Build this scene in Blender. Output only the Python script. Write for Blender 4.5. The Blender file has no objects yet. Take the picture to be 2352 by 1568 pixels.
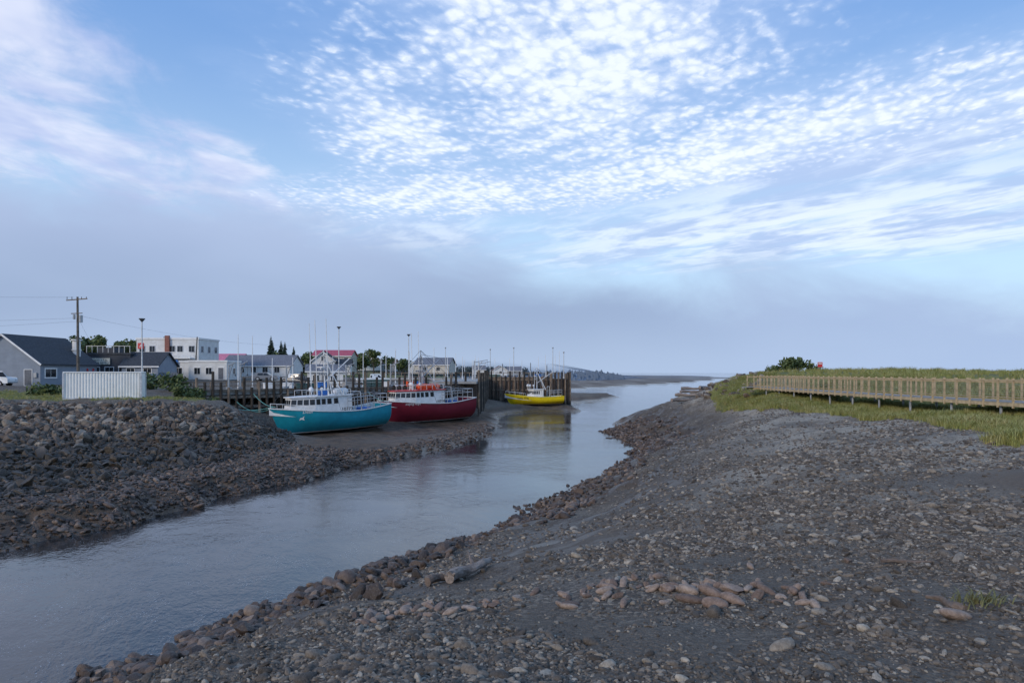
import bpy, math, random
import numpy as np
from mathutils import Vector, Matrix, noise as mnoise
random.seed(7); rng=np.random.default_rng(7)
scene=bpy.context.scene
COL=scene.collection
scene.view_settings.view_transform='Standard'
scene.view_settings.look='None'
scene.view_settings.exposure=0

# ------------------------------------------------------------ node helpers
class NT:
    def __init__(s,tree): s.t=tree; s.n=tree.nodes; s.l=tree.links
    def new(s,typ,**kw):
        nd=s.n.new(typ)
        for k,v in kw.items(): setattr(nd,k,v)
        return nd
    def setin(s,sock,v):
        if isinstance(v,bpy.types.NodeSocket): s.l.new(v,sock)
        elif v is not None:
            if sock.type=='RGBA' and len(v)==3: v=(*v,1)
            sock.default_value=v
    def math(s,op,a,b=None,c=None,clamp=False):
        nd=s.new('ShaderNodeMath',operation=op,use_clamp=clamp)
        s.setin(nd.inputs[0],a)
        if b is not None: s.setin(nd.inputs[1],b)
        if c is not None: s.setin(nd.inputs[2],c)
        return nd.outputs[0]
    def vmath(s,op,a,b=None,scale=None):
        nd=s.new('ShaderNodeVectorMath',operation=op)
        s.setin(nd.inputs[0],a)
        if b is not None: s.setin(nd.inputs[1],b)
        if scale is not None: s.setin(nd.inputs['Scale'],scale)
        return nd.outputs['Value'] if op in('LENGTH','DOT_PRODUCT','DISTANCE') else nd.outputs[0]
    def mix(s,f,a,b,blend='MIX'):
        nd=s.new('ShaderNodeMix',data_type='RGBA',blend_type=blend)
        s.setin(nd.inputs[0],f); s.setin(nd.inputs[6],a); s.setin(nd.inputs[7],b)
        return nd.outputs[2]
    def smooth(s,v,a,b,lo=0.,hi=1.):
        nd=s.new('ShaderNodeMapRange',interpolation_type='SMOOTHSTEP')
        s.setin(nd.inputs[0],v); nd.inputs[1].default_value=a; nd.inputs[2].default_value=b
        nd.inputs[3].default_value=lo; nd.inputs[4].default_value=hi
        return nd.outputs[0]
    def noise(s,vec,scale,detail=4,rough=.5,dist=0.,out=0):
        nd=s.new('ShaderNodeTexNoise'); s.setin(nd.inputs['Vector'],vec)
        nd.inputs['Scale'].default_value=scale; nd.inputs['Detail'].default_value=detail
        nd.inputs['Roughness'].default_value=rough; nd.inputs['Distortion'].default_value=dist
        return nd.outputs[out]
    def voro(s,vec,scale,feature='F1',out='Distance',smooth=None):
        nd=s.new('ShaderNodeTexVoronoi',feature=feature); s.setin(nd.inputs['Vector'],vec)
        nd.inputs['Scale'].default_value=scale
        if smooth is not None: nd.inputs['Smoothness'].default_value=smooth
        return nd.outputs[out]
    def mapping(s,vec,loc=(0,0,0),rot=(0,0,0),scale=(1,1,1)):
        nd=s.new('ShaderNodeMapping'); s.setin(nd.inputs[0],vec)
        nd.inputs[1].default_value=loc; nd.inputs[2].default_value=rot; nd.inputs[3].default_value=scale
        return nd.outputs[0]
    def rotscale(s,vec,ang,scale): return s.vmath('MULTIPLY',s.mapping(vec,rot=(0,0,ang)),scale)
    def sep(s,v):
        nd=s.new('ShaderNodeSeparateXYZ'); s.setin(nd.inputs[0],v); return nd.outputs
    def comb(s,x,y,z):
        nd=s.new('ShaderNodeCombineXYZ')
        for i,v in enumerate((x,y,z)): s.setin(nd.inputs[i],v)
        return nd.outputs[0]

def newmat(name):
    m=bpy.data.materials.new(name); m.use_nodes=True
    t=NT(m.node_tree); b=m.node_tree.nodes['Principled BSDF']
    return m,t,b
MC={}
def pm(name,col,rough=.6,ns=3.,na=.25,bump=.0,metal=0.,dirt=None):
    if name in MC: return MC[name]
    m,t,b=newmat(name)
    co=t.new('ShaderNodeTexCoord').outputs['Object']
    n=t.noise(co,ns,5,.6)
    dark=tuple(c*(1-na) for c in col); lite=tuple(min(1,c*(1+na*.6)) for c in col)
    c=t.mix(t.smooth(n,.3,.7),dark,lite)
    if dirt:
        n2=t.noise(co,ns*.35,6,.7); c=t.mix(t.smooth(n2,.52,.72,0,.7),c,dirt)
    t.l.new(c,b.inputs['Base Color']); b.inputs['Roughness'].default_value=rough
    b.inputs['Metallic'].default_value=metal
    if bump:
        bp=t.new('ShaderNodeBump'); bp.inputs['Strength'].default_value=bump; bp.inputs['Distance'].default_value=.05
        t.l.new(t.noise(co,ns*6,4,.6),bp.inputs['Height']); t.l.new(bp.outputs[0],b.inputs['Normal'])
    MC[name]=m; return m

# ------------------------------------------------------------ object helpers
def link(o,parent=None):
    COL.objects.link(o)
    if parent is not None: o.parent=parent
    return o
def top(o,label,cat,group=None,kind=None):
    o["label"]=label; o["category"]=cat
    if group: o["group"]=group
    if kind: o["kind"]=kind
    return o
def empty(name,loc,rot=0.,label='',cat='',group=None,rx=0.,ry=0.):
    e=bpy.data.objects.new(name,None); e.location=loc; e.rotation_euler=(rx,ry,rot); e.empty_display_size=.3
    link(e); top(e,label,cat,group); return e
class MB:
    def __init__(s): s.v=[]; s.f=[]; s.m=[]
    def quad(s,pts,mi=0):
        i=len(s.v); s.v+= [tuple(p) for p in pts]; s.f.append(tuple(range(i,i+len(pts)))); s.m.append(mi)
    def box(s,x0,x1,y0,y1,z0,z1,mi=0,rot=0.,org=None):
        P=[(x0,y0,z0),(x1,y0,z0),(x1,y1,z0),(x0,y1,z0),(x0,y0,z1),(x1,y0,z1),(x1,y1,z1),(x0,y1,z1)]
        if rot:
            o=org or ((x0+x1)/2,(y0+y1)/2); c,sn=math.cos(rot),math.sin(rot)
            P=[(o[0]+(p[0]-o[0])*c-(p[1]-o[1])*sn,o[1]+(p[0]-o[0])*sn+(p[1]-o[1])*c,p[2]) for p in P]
        i=len(s.v); s.v+=P
        for f in((0,3,2,1),(4,5,6,7),(0,1,5,4),(1,2,6,5),(2,3,7,6),(3,0,4,7)):
            s.f.append(tuple(i+k for k in f)); s.m.append(mi)
    def beam(s,a,b,w,h,mi=0):
        a=Vector(a);b=Vector(b); d=(b-a).normalized(); up=Vector((0,0,1))
        if abs(d.z)>.95: up=Vector((1,0,0))
        r=d.cross(up).normalized(); u=r.cross(d)
        i=len(s.v)
        for p in(a,b):
            for sx,sy in((-1,-1),(1,-1),(1,1),(-1,1)): s.v.append(tuple(p+r*sx*w/2+u*sy*h/2))
        for f in((0,1,2,3),(7,6,5,4),(0,4,5,1),(1,5,6,2),(2,6,7,3),(3,7,4,0)):
            s.f.append(tuple(i+k for k in f)); s.m.append(mi)
    def cyl(s,a,b,r0,r1=None,n=8,mi=0):
        r1=r0 if r1 is None else r1
        a=Vector(a);b=Vector(b); d=(b-a).normalized(); up=Vector((0,0,1))
        if abs(d.z)>.95: up=Vector((1,0,0))
        r=d.cross(up).normalized(); u=r.cross(d); i=len(s.v)
        for p,rr in((a,r0),(b,r1)):
            for k in range(n):
                an=2*math.pi*k/n; s.v.append(tuple(p+r*math.cos(an)*rr+u*math.sin(an)*rr))
        for k in range(n):
            k2=(k+1)%n; s.f.append((i+k,i+k2,i+n+k2,i+n+k)); s.m.append(mi)
        s.f.append(tuple(i+k for k in reversed(range(n)))); s.m.append(mi)
        s.f.append(tuple(i+n+k for k in range(n))); s.m.append(mi)
    def sph(s,c,r,mi=0,sz=1.,n=10,h=6):
        i=len(s.v)
        for a in range(h+1):
            th=math.pi*a/h
            for k in range(n):
                ph=2*math.pi*k/n
                s.v.append((c[0]+r*math.sin(th)*math.cos(ph),c[1]+r*math.sin(th)*math.sin(ph),c[2]+r*sz*math.cos(th)))
        for a in range(h):
            for k in range(n):
                k2=(k+1)%n; s.f.append((i+a*n+k,i+(a+1)*n+k,i+(a+1)*n+k2,i+a*n+k2)); s.m.append(mi)
    def tube(s,pts,r,n=5,mi=0):
        for a,b in zip(pts[:-1],pts[1:]): s.cyl(a,b,r,r,n,mi)
    def obj(s,name,mats,parent=None,loc=None,smooth=False,bevel=0,bseg=1):
        me=bpy.data.meshes.new(name); me.from_pydata(s.v,[],s.f)
        if not isinstance(mats,(list,tuple)): mats=[mats]
        for m in mats: me.materials.append(m)
        me.polygons.foreach_set('material_index',s.m)
        if smooth: me.polygons.foreach_set('use_smooth',[True]*len(me.polygons))
        me.validate(); me.update()
        o=bpy.data.objects.new(name,me); link(o,parent)
        if loc is not None: o.location=loc
        if bevel:
            md=o.modifiers.new('b','BEVEL'); md.width=bevel; md.segments=bseg; md.limit_method='ANGLE'
        return o
_tc={}
def textmesh(txt,size,shear=0.):
    cu=bpy.data.curves.new('t','FONT'); cu.body=txt; cu.size=size; cu.shear=shear; cu.resolution_u=2
    o=bpy.data.objects.new('t',cu); COL.objects.link(o)
    dg=bpy.context.evaluated_depsgraph_get()
    me=bpy.data.meshes.new_from_object(o.evaluated_get(dg))
    V=[tuple(v.co) for v in me.vertices]; F=[tuple(p.vertices) for p in me.polygons]
    bpy.data.objects.remove(o); bpy.data.meshes.remove(me); return V,F
def textobj(name,txt,size,fn,mat,parent,shear=0.,wid=None):
    V,F=textmesh(txt,size,shear)
    if wid:
        mx=max(v[0] for v in V); V=[(v[0]*wid/mx,v[1],0) for v in V]
    mb=MB(); mb.v=[fn(v[0],v[1]) for v in V]; mb.f=F; mb.m=[0]*len(F)
    return mb.obj(name,mat,parent)

# ------------------------------------------------------------ terrain
P=np.array([(-38,-40),(-29,8),(-24,22),(-21.7,28.9),(-19.3,32.7),(-17.1,38.6),(-16,43.6),(-14.6,48),(-11.7,54.7),(-8.5,61.9),(-5.6,70),(-4.2,75.9),
 (-2.1,90.5),(-2.5,107),(-1.8,120),(2,129.5),(13,132),(13.5,165),(24,182),(32,206),(34,215),(16,232),(15,262),(28,300),(75,390),(138,511),(300,905),(420,1500),
 (200,2200),(-200,3000),(-300,7000),(7000,7000),(7000,-3000),(400,-300),(160,60),(100,120),(105,200),(105,300),(93,309),(53,196),(36,147),(27,130),
 (19,112),(14.6,98),(12.6,86),(12.3,76),(12.6,68),(11,61.9),(7.8,52.3),(4.1,44.4),(2.4,38.5),(0,34),(-2.3,29.8),(-4.4,26.4),(-6.9,22),(-9.0,18.8),(-10.3,16.5),(-12.2,12),(-16,4),(-22,-40)],float)
CP=np.array([(0,0,4.6),(0,-30,5),(0,7,4.2),(5,7,4.4),(12,10,4.7),(18,24,5.0),(21,36,5.0),(21.4,69,5.0),(25,40,4.95),(25,70,5.0),(25,55,4.95),(24,25,5.0),
 (4,20,3.2),(10,25,4.2),(12,40,3.5),(15,55,3.3),(17,75,3.0),(20,90,3.5),(19,62,4.3),(18,46,4.4),(3.6,29,1.6),(6.5,34,2.3),(9,46,2.1),(-5,18,1.5),(-3,13,3.1),(-8,8,3.1),(-3,22,1.4),
 (26,95,5.8),(33,92,7.3),(31,62,6.6),(36,60,7.1),(41,90,7.7),(46,50,7.0),(60,80,7.2),(80,60,6.5),(33,45,6.3),(60,30,6.5),(32,30,6.0),(45,120,6.4),(60,160,4.0),(80,230,2.2),(38,120,4.8),(33,110,4),
 (-24,40,1.2),(-20,50,1.1),(-14,60,.8),(-20,62,1.1),(-26,61,4.15),(-34,60,4.45),(-45,58,4.45),(-60,55,4.5),(-30,50,2.2),(-24,54,1.8),(-40,45,2.5),(-33,38,1.6),(-50,35,2.6),(-70,40,4.4),(-36,66,5.0),(-46,66,5.0),(-28,66,4.8),(-24,66,2.3),
 (-22,80,.45),(-11,90,.55),(-6,84,.35),(-26,74,.7),(-16,72,.6),(-6,100,.8),(-3,120,.9),(5,142,.8),(5,136,.75),(-30,72,3.2),(-36,76,4.9),(-33,84,4.6),(-26,93,4.6),(-16,104,4.6),(-45,80,5.3),
 (-14,130,4.6),(-10,150,2),(-30,120,5.1),(-30,150,6),(-60,100,5.8),(-68,95,5.8),(-50,120,6.2),(-60,150,6.8),(-80,130,6.8),(-120,90,6.2),(-120,200,8),(-60,200,7.2),(-25,200,6.6),(0,170,.8),(5,230,.7),
 (-60,400,9),(-10,320,6),(-200,200,10),(-200,500,12),(30,360,.6),(0,500,3),(60,600,.6),(100,900,.6),(-300,100,10),(-300,-100,8),(-80,0,5),(100,-100,5),(10,250,.5)],float)
def rbf_fit():
    d=np.linalg.norm(CP[:,None,:2]-CP[None,:,:2],axis=2)
    n=len(CP); A=np.zeros((n+1,n+1)); A[:n,:n]=d; A[n,:n]=1; A[:n,n]=1
    return np.linalg.solve(A,np.append(CP[:,2],0))
WT=rbf_fit()
def rbf(x,y):
    r=np.full(x.shape,WT[-1])
    for (cx,cy,_),w in zip(CP,WT[:-1]): r=r+w*np.hypot(x-cx,y-cy)
    return r
def inpoly(x,y,poly):
    ins=np.zeros(x.shape,bool); n=len(poly)
    for i in range(n):
        x1,y1=poly[i]; x2,y2=poly[(i+1)%n]
        if y1==y2: continue
        c=((y1>y)!=(y2>y))&(x<(x2-x1)*(y-y1)/(y2-y1)+x1); ins^=c
    return ins
def pdist(x,y,poly,closed=True):
    d=np.full(x.shape,1e9); n=len(poly)
    for i in range(n if closed else n-1):
        x1,y1=poly[i]; x2,y2=poly[(i+1)%n]; dx,dy=x2-x1,y2-y1
        t=np.clip(((x-x1)*dx+(y-y1)*dy)/(dx*dx+dy*dy+1e-12),0,1)
        d=np.minimum(d,np.hypot(x-x1-t*dx,y-y1-t*dy))
    return d
LAT=rng.random((256,256))
def vnoise(x,y,s):
    u=x*s+1000.3;v=y*s+1000.7; i=np.floor(u).astype(int); j=np.floor(v).astype(int)
    fu=u-i; fv=v-j; fu=fu*fu*(3-2*fu); fv=fv*fv*(3-2*fv)
    g=lambda a,b: LAT[a%256,b%256]
    return (g(i,j)*(1-fu)+g(i+1,j)*fu)*(1-fv)+(g(i,j+1)*(1-fu)+g(i+1,j+1)*fu)*fv-.5
def sdist(x,y):
    xx=x+vnoise(x,y,.35)*1.8+vnoise(y,x,1.1)*1.0; yy=y+vnoise(x+50,y,.3)*1.8+vnoise(x+9,y,1.3)*.9
    d=pdist(xx,yy,P); return np.where(inpoly(xx,yy,P),-d,d)
def Hf(x,y,sd=None):
    x=np.asarray(x,float); y=np.asarray(y,float)
    if sd is None: sd=sdist(x,y)
    z=rbf(x,y)
    far=np.clip((y-260)/60,0,1)*np.clip((x+60)/40,0,1)
    z=z*(1-far)+.5*far
    z=np.clip(z,.2,12)
    z=np.minimum(z,.03+.40*np.maximum(sd,0))
    z=np.maximum(z,.03+.03*np.minimum(sd,15))
    z=z+(vnoise(x,y,.25)*.30+vnoise(x,y,.8)*.18+vnoise(x,y,2.5)*.07)*np.clip(sd/4,0,1)
    return np.where(sd>0,np.maximum(z,.02),-np.minimum(1.4,.02+.22*np.abs(sd)))
def h1(x,y): return float(Hf(np.array([x]),np.array([y]))[0])
def axis(lo,hi,step,outs,g=1.12):
    a=list(np.arange(lo,hi+1e-6,step)); s=step
    while a[-1]<outs[1]: s*=g; a.append(a[-1]+s)
    s=step; b=[lo]
    while b[-1]>outs[0]: s*=g; b.append(b[-1]-s)
    return np.array(b[:0:-1]+a)
GX=axis(-50,32,.28,(-4000,6500)); GY=axis(2,100,.28,(-300,7000))
X,Y=np.meshgrid(GX,GY); SD=sdist(X.ravel(),Y.ravel()); Z=Hf(X.ravel(),Y.ravel(),SD)
nx,ny=len(GX),len(GY)
V=np.stack([X.ravel(),Y.ravel(),Z],1)
idx=np.arange(nx*ny).reshape(ny,nx)
Fq=np.stack([idx[:-1,:-1],idx[:-1,1:],idx[1:,1:],idx[1:,:-1]],-1).reshape(-1,4)
me=bpy.data.meshes.new('ground'); me.vertices.add(len(V)); me.vertices.foreach_set('co',V.ravel())
me.loops.add(Fq.size); me.loops.foreach_set('vertex_index',Fq.ravel()); me.polygons.add(len(Fq))
me.polygons.foreach_set('loop_start',np.arange(0,Fq.size,4)); me.polygons.foreach_set('loop_total',np.full(len(Fq),4))
me.polygons.foreach_set('use_smooth',np.ones(len(Fq),bool)); me.update(); me.validate()
GR=np.array([(17.6,23.8),(19.3,29),(20.8,36),(21.6,50),(21.6,69),(24,84),(30,96),(42,112),(55,130),(80,120),(95,60),(70,5),(24,2),(19,14)],float)
def grassmask(x,y):
    n=vnoise(x,y,.5)*2.5+vnoise(x,y,1.7)*1.0
    d=pdist(x,y,GR); s=np.where(inpoly(x,y,GR),d,-d)+n*.6
    g=np.clip(s/.8+.3,0,1)
    L=np.array([(-95,61),(-28,63.5),(-30,70),(-40,72),(-60,76),(-95,78)],float)
    d2=pdist(x,y,L); s2=np.where(inpoly(x,y,L),d2,-d2)+n
    g=np.maximum(g,np.clip(s2/1.5,0,1)*.9)
    g=np.maximum(g,np.clip((y-150)/30,0,1)*np.clip((-x-25)/10,0,1))
    return g
xf,yf=X.ravel(),Y.ravel()
gm=grassmask(xf,yf)
mud=np.clip(1-(Z-.5)/1.2,0,1)
upper=np.clip((Z-2.9)/1.0,0,1)*np.clip((yf-13)/10,0,1)*(xf>0)*(gm<.5)
def sandf(x,y): return np.clip((np.clip(1-np.hypot((x-15)/4.2,(y-17)/4.5),0,1)+np.clip(1-np.hypot((x-1.)/3.0,(y-19.5)/3.),0,1)*.8+np.clip(1-np.hypot((x-7)/2.0,(y-30)/5),0,1)*.5)*2,0,1)
slopeb=np.clip((3.9-Z)/1.5,0,1)*(xf>-16)*(yf<120)*(xf>yf*.15-14)
for nm,arr in(('grass',gm),('mud',mud),('upper',upper),('sand',sandf(xf,yf)),('slope',slopeb)):
    a=me.attributes.new(nm,'FLOAT','POINT'); a.data.foreach_set('value',arr.astype(np.float32))
ground=bpy.data.objects.new('ground',me); link(ground); top(ground,"gravel beach, mud banks and grassy shore of a tidal river","ground",kind="structure")
WARM=(1.15,.99,.77)
m,t,b=newmat('ground')
geo=t.new('ShaderNodeNewGeometry').outputs['Position']
def attr(t,n,out='Fac'):
    a=t.new('ShaderNodeAttribute'); a.attribute_name=n; return a.outputs[out]
g=attr(t,'grass');mu=attr(t,'mud');up=attr(t,'upper');sa=attr(t,'sand');slo=attr(t,'slope')
v1=t.voro(geo,13,out='Color'); v1d=t.voro(geo,13); v2=t.voro(geo,34,out='Color'); v2d=t.voro(geo,34)
br=t.sep(v1)[0]; br2=t.sep(v2)[1]
peb=t.mix(t.math('POWER',br,2.6),(.06,.053,.05),(.34,.32,.30))
peb2=t.mix(t.math('POWER',br2,2.2),(.055,.05,.047),(.30,.28,.265))
big=t.noise(geo,.16,5,.6); mid=t.noise(geo,1.1,5,.65); pat=t.noise(t.rotscale(geo,-.9,(.25,.9,1)),1.,5,.65)
sel=t.smooth(t.noise(geo,.5,4,.7),.4,.6)
gravel=t.mix(sel,peb,peb2)
gravel=t.mix(t.smooth(big,.42,.62,0,.7),gravel,(.085,.075,.069))
gravel=t.mix(t.math('MULTIPLY',up,t.smooth(t.noise(geo,.35,5,.7),.38,.58,.15,.95)),gravel,t.mix(br2,(.17,.165,.16),(.46,.445,.43)))
gravel=t.mix(t.math('MULTIPLY',slo,t.smooth(pat,.38,.54,0,.88)),gravel,t.mix(mid,(.036,.027,.021),(.09,.068,.053)))
gravel=t.mix(t.math('MULTIPLY',sa,.85),gravel,t.mix(mid,(.07,.057,.049),(.11,.092,.08)))
mudc=t.mix(t.smooth(mid,.35,.65),(.05,.036,.027),(.145,.105,.08))
mudc=t.mix(t.smooth(v2d,.0,.5,.5,0),mudc,(.03,.023,.018))
col=t.mix(t.math('MULTIPLY',t.smooth(t.math('ADD',mu,t.math('MULTIPLY',t.math('SUBTRACT',mid,.5),.8)),.25,.75),.9),gravel,mudc)
col=t.mix(1.,col,WARM,'MULTIPLY')
gc=t.mix(t.smooth(mid,.35,.65),(.095,.11,.025),(.24,.215,.07))
col=t.mix(t.smooth(t.math('ADD',g,t.math('MULTIPLY',t.math('SUBTRACT',t.noise(geo,3,4,.7),.5),.7)),.35,.65),col,gc)
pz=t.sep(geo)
col=t.mix(t.smooth(pz[1],260,1500,0,.6),col,(.19,.21,.25))  # distance haze painted into the ground colour, growing with world Y
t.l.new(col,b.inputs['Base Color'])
wet=t.smooth(pz[2],.05,.8,.16,.85)
rg=t.math('ADD',wet,t.math('MULTIPLY',t.math('SUBTRACT',mid,.5),.35))
rg=t.math('SUBTRACT',rg,t.math('MULTIPLY',slo,t.smooth(pat,.46,.58,0,.46)))
t.l.new(rg,b.inputs['Roughness'])
bp=t.new('ShaderNodeBump'); bp.inputs['Strength'].default_value=.9; bp.inputs['Distance'].default_value=.045
hh=t.math('ADD',t.math('MULTIPLY',t.math('SUBTRACT',1,v1d),.8),t.math('ADD',t.math('MULTIPLY',v2d,-.5),mid))
t.l.new(t.math('MULTIPLY',hh,t.math('SUBTRACT',1,t.math('MULTIPLY',sa,.7))),bp.inputs['Height']); t.l.new(bp.outputs[0],b.inputs['Normal'])
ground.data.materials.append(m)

# ------------------------------------------------------------ water
wb=MB(); wb.quad([(-4000,-300,0),(6500,-300,0),(6500,7000,0),(-4000,7000,0)])
m,t,b=newmat('river_water')
geo=t.new('ShaderNodeNewGeometry').outputs['Position']
b.inputs['IOR'].default_value=1.5
mp=t.rotscale(geo,-.5,(1.,.55,1))
n1=t.noise(mp,1.6,4,.6,.6); n2=t.noise(mp,7,3,.55,.3); n3=t.noise(geo,.12,3,.5)
hgt=t.math('ADD',t.math('MULTIPLY',n1,.5),t.math('MULTIPLY',n2,.22))
hgt=t.math('MULTIPLY',hgt,t.smooth(n3,.3,.7,.3,1.5))
bp=t.new('ShaderNodeBump'); bp.inputs['Strength'].default_value=.5; bp.inputs['Distance'].default_value=.1
t.l.new(hgt,bp.inputs['Height']); t.l.new(bp.outputs[0],b.inputs['Normal'])
foam=t.math('MULTIPLY',t.smooth(t.noise(geo,14,2,.5),.64,.69),t.smooth(t.noise(mp,.7,3,.6),.48,.58))
foam=t.math('MULTIPLY',foam,.6)
t.l.new(t.mix(foam,(.032,.031,.031),(.7,.72,.75)),b.inputs['Base Color'])
t.l.new(t.math('ADD',.045,t.math('MULTIPLY',foam,.6)),b.inputs['Roughness'])
w=wb.obj('river_water',m); top(w,"calm tidal river and sea reflecting the sky","water",kind="structure")

# ------------------------------------------------------------ rocks
import bmesh
def rockmesh(name,seed,sub=2,cuts=9,flat=.7,rounded=.15,smooth=False):
    r=random.Random(seed); bm=bmesh.new(); bmesh.ops.create_icosphere(bm,subdivisions=sub,radius=1.)
    pl=[]
    for _ in range(cuts):
        n=Vector((r.gauss(0,1),r.gauss(0,1),r.gauss(0,1))).normalized(); pl.append((n,r.uniform(.42,.78)))
    off=Vector((seed*3.1,seed*1.7,0)); ax=r.uniform(.95,1.4); ay=r.uniform(.65,.9)
    for v in bm.verts:
        p=v.co.copy()
        for n,d in pl:
            k=p.dot(n)
            if k>d: p-=n*(k-d)*(1-rounded)
        p*=1+.12*mnoise.noise(p*1.6+off)
        v.co=Vector((p.x*ax,p.y*ay,p.z*flat))*1.08
    me=bpy.data.meshes.new(name); bm.to_mesh(me); bm.free()
    if smooth: me.polygons.foreach_set('use_smooth',[True]*len(me.polygons))
    return me
def stonemat(name,cols,lowwet=True,rough=.8,lo=1.0,hi=3.0):
    m,t,b=newmat(name)
    oi=t.new('ShaderNodeObjectInfo').outputs['Random']; co=t.new('ShaderNodeTexCoord').outputs['Object']
    cr=t.new('ShaderNodeValToRGB'); els=cr.color_ramp.elements
    while len(els)<len(cols): els.new(.5)
    for i,(p,c) in enumerate(cols): els[i].position=p; els[i].color=(*[a*b_ for a,b_ in zip(c,(1.12,.99,.82))],1)
    t.l.new(oi,cr.inputs[0]); c=cr.outputs[0]
    n=t.noise(co,2.2,5,.65); c=t.mix(t.smooth(n,.3,.7),t.mix(1.,c,(.6,.58,.56),'MULTIPLY'),c)
    n2=t.noise(co,9,3,.6); c=t.mix(t.smooth(n2,.55,.75,0,.3),c,(.36,.34,.30))
    pos=t.new('ShaderNodeNewGeometry').outputs['Position']; z=t.sep(pos)[2]
    if lowwet:
        k=t.smooth(t.math('ADD',z,t.math('MULTIPLY',t.noise(pos,.35,4,.6),1.8)),lo+.9,hi+.7,1,0)
        c=t.mix(t.math('MULTIPLY',k,.93),c,t.mix(n,(.014,.011,.006),(.062,.043,.025)))
        t.l.new(t.math('SUBTRACT',rough,t.math('MULTIPLY',k,.3)),b.inputs['Roughness'])
    else: b.inputs['Roughness'].default_value=rough
    t.l.new(c,b.inputs['Base Color'])
    bp=t.new('ShaderNodeBump'); bp.inputs['Strength'].default_value=.5; bp.inputs['Distance'].default_value=.08
    t.l.new(t.noise(co,5,4,.65),bp.inputs['Height']); t.l.new(bp.outputs[0],b.inputs['Normal'])
    return m
M_rip=stonemat('riprap_stone',[(0,(.07,.056,.05)),(.4,(.145,.118,.104)),(.68,(.21,.18,.164)),(.88,(.29,.27,.255)),(1,(.44,.43,.41))],lo=1.9,hi=3.7)
M_peb=stonemat('pebble_stone',[(0,(.07,.062,.057)),(.4,(.15,.136,.126)),(.7,(.235,.215,.20)),(.9,(.36,.34,.32)),(1,(.54,.52,.49))],lowwet=False)
M_red=stonemat('bank_stone',[(0,(.035,.025,.02)),(.4,(.085,.062,.052)),(.75,(.15,.112,.096)),(1,(.27,.22,.195))],lowwet=False,rough=.5)
M_heap=stonemat('cobble_stone',[(0,(.15,.112,.10)),(.5,(.30,.235,.215)),(1,(.44,.38,.36))],lowwet=False)
rips=[rockmesh('boulder',i,2,11,.7,.04) for i in range(8)]
pebs=[rockmesh('pebble',20+i,2,6,.6,.5,True) for i in range(6)]
def protos(meshes,mat,tag):
    c=bpy.data.collections.new(tag)
    for me in meshes:
        me2=me.copy(); me2.materials.clear(); me2.materials.append(mat)
        o=bpy.data.objects.new(tag+'_source',me2); c.objects.link(o)
    return c
def scatter(name,label,cat,pts,rot,scl,coll,nproto):
    n=len(pts); me=bpy.data.meshes.new(name); me.vertices.add(n); me.vertices.foreach_set('co',np.asarray(pts,np.float32).ravel())
    for nm,a in(('rot',rot),('scl',scl)):
        at=me.attributes.new(nm,'FLOAT_VECTOR','POINT'); at.data.foreach_set('vector',np.asarray(a,np.float32).ravel())
    at=me.attributes.new('pick','INT','POINT'); at.data.foreach_set('value',rng.integers(0,nproto,n).astype(np.int32))
    o=bpy.data.objects.new(name,me); link(o); top(o,label,cat,kind='stuff')
    ng=bpy.data.node_groups.new('scatter_'+name,'GeometryNodeTree')
    ng.interface.new_socket('Geometry',in_out='INPUT',socket_type='NodeSocketGeometry')
    ng.interface.new_socket('Geometry',in_out='OUTPUT',socket_type='NodeSocketGeometry')
    N=ng.nodes; L=ng.links
    gi=N.new('NodeGroupInput'); go=N.new('NodeGroupOutput'); ip=N.new('GeometryNodeInstanceOnPoints')
    ci=N.new('GeometryNodeCollectionInfo'); ci.inputs[0].default_value=coll; ci.inputs['Separate Children'].default_value=True; ci.inputs['Reset Children'].default_value=True
    def na(nm,ty):
        a=N.new('GeometryNodeInputNamedAttribute'); a.data_type=ty; a.inputs[0].default_value=nm
        return [s for s in a.outputs if s.enabled and s.name=='Attribute'][0]
    er=N.new('FunctionNodeEulerToRotation')
    L.new(gi.outputs[0],ip.inputs['Points']); L.new(ci.outputs[0],ip.inputs['Instance'])
    ip.inputs['Pick Instance'].default_value=True
    L.new(na('pick','INT'),ip.inputs['Instance Index'])
    L.new(na('rot','FLOAT_VECTOR'),er.inputs[0]); L.new(er.outputs[0],ip.inputs['Rotation'])
    L.new(na('scl','FLOAT_VECTOR'),ip.inputs['Scale']); L.new(ip.outputs[0],go.inputs[0])
    md=o.modifiers.new('scatter','NODES'); md.node_group=ng
    return o
def rrot(n,tilt=.4): return np.stack([rng.normal(0,tilt,n),rng.normal(0,tilt,n),rng.uniform(0,6.28,n)],1)
RR=np.array([(-78,61),(-45,60),(-34,61),(-27,62.5),(-25,67),(-30,74),(-27,76),(-22,68),(-19.5,62),(-19.5,55),(-21,48),(-23,40),(-25,33),(-29,26),(-36,20),(-80,20)],float)
def inside_sample(poly,n):
    lo=poly.min(0);hi=poly.max(0); x=rng.uniform(lo[0],hi[0],n*3); y=rng.uniform(lo[1],hi[1],n*3)
    k=inpoly(x,y,poly); return x[k][:n],y[k][:n]
C_rip=protos(rips,M_rip,'riprap'); C_peb=protos(pebs,M_peb,'gravelstone'); C_red=protos(rips+pebs,M_red,'bankstone')
x,y=inside_sample(RR,36000); vis=(x/y>-.86); x,y=x[vis],y[vis]; sd=sdist(x,y); z=Hf(x,y,sd)
k=(sd>.2)&(rng.random(len(x))<np.clip((z-.2)/1.2,.25,1)); x,y,z=x[k],y[k],z[k]
s=np.exp(rng.normal(-1.72,.52,len(x)))*np.clip(.6+z*.14,.55,1.25); s=np.clip(s,.06,.58)*np.where(y>57,.78,1)
tall=z+s*.2
bigk=np.argsort(-s/np.hypot(x,y))[:190]
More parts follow.
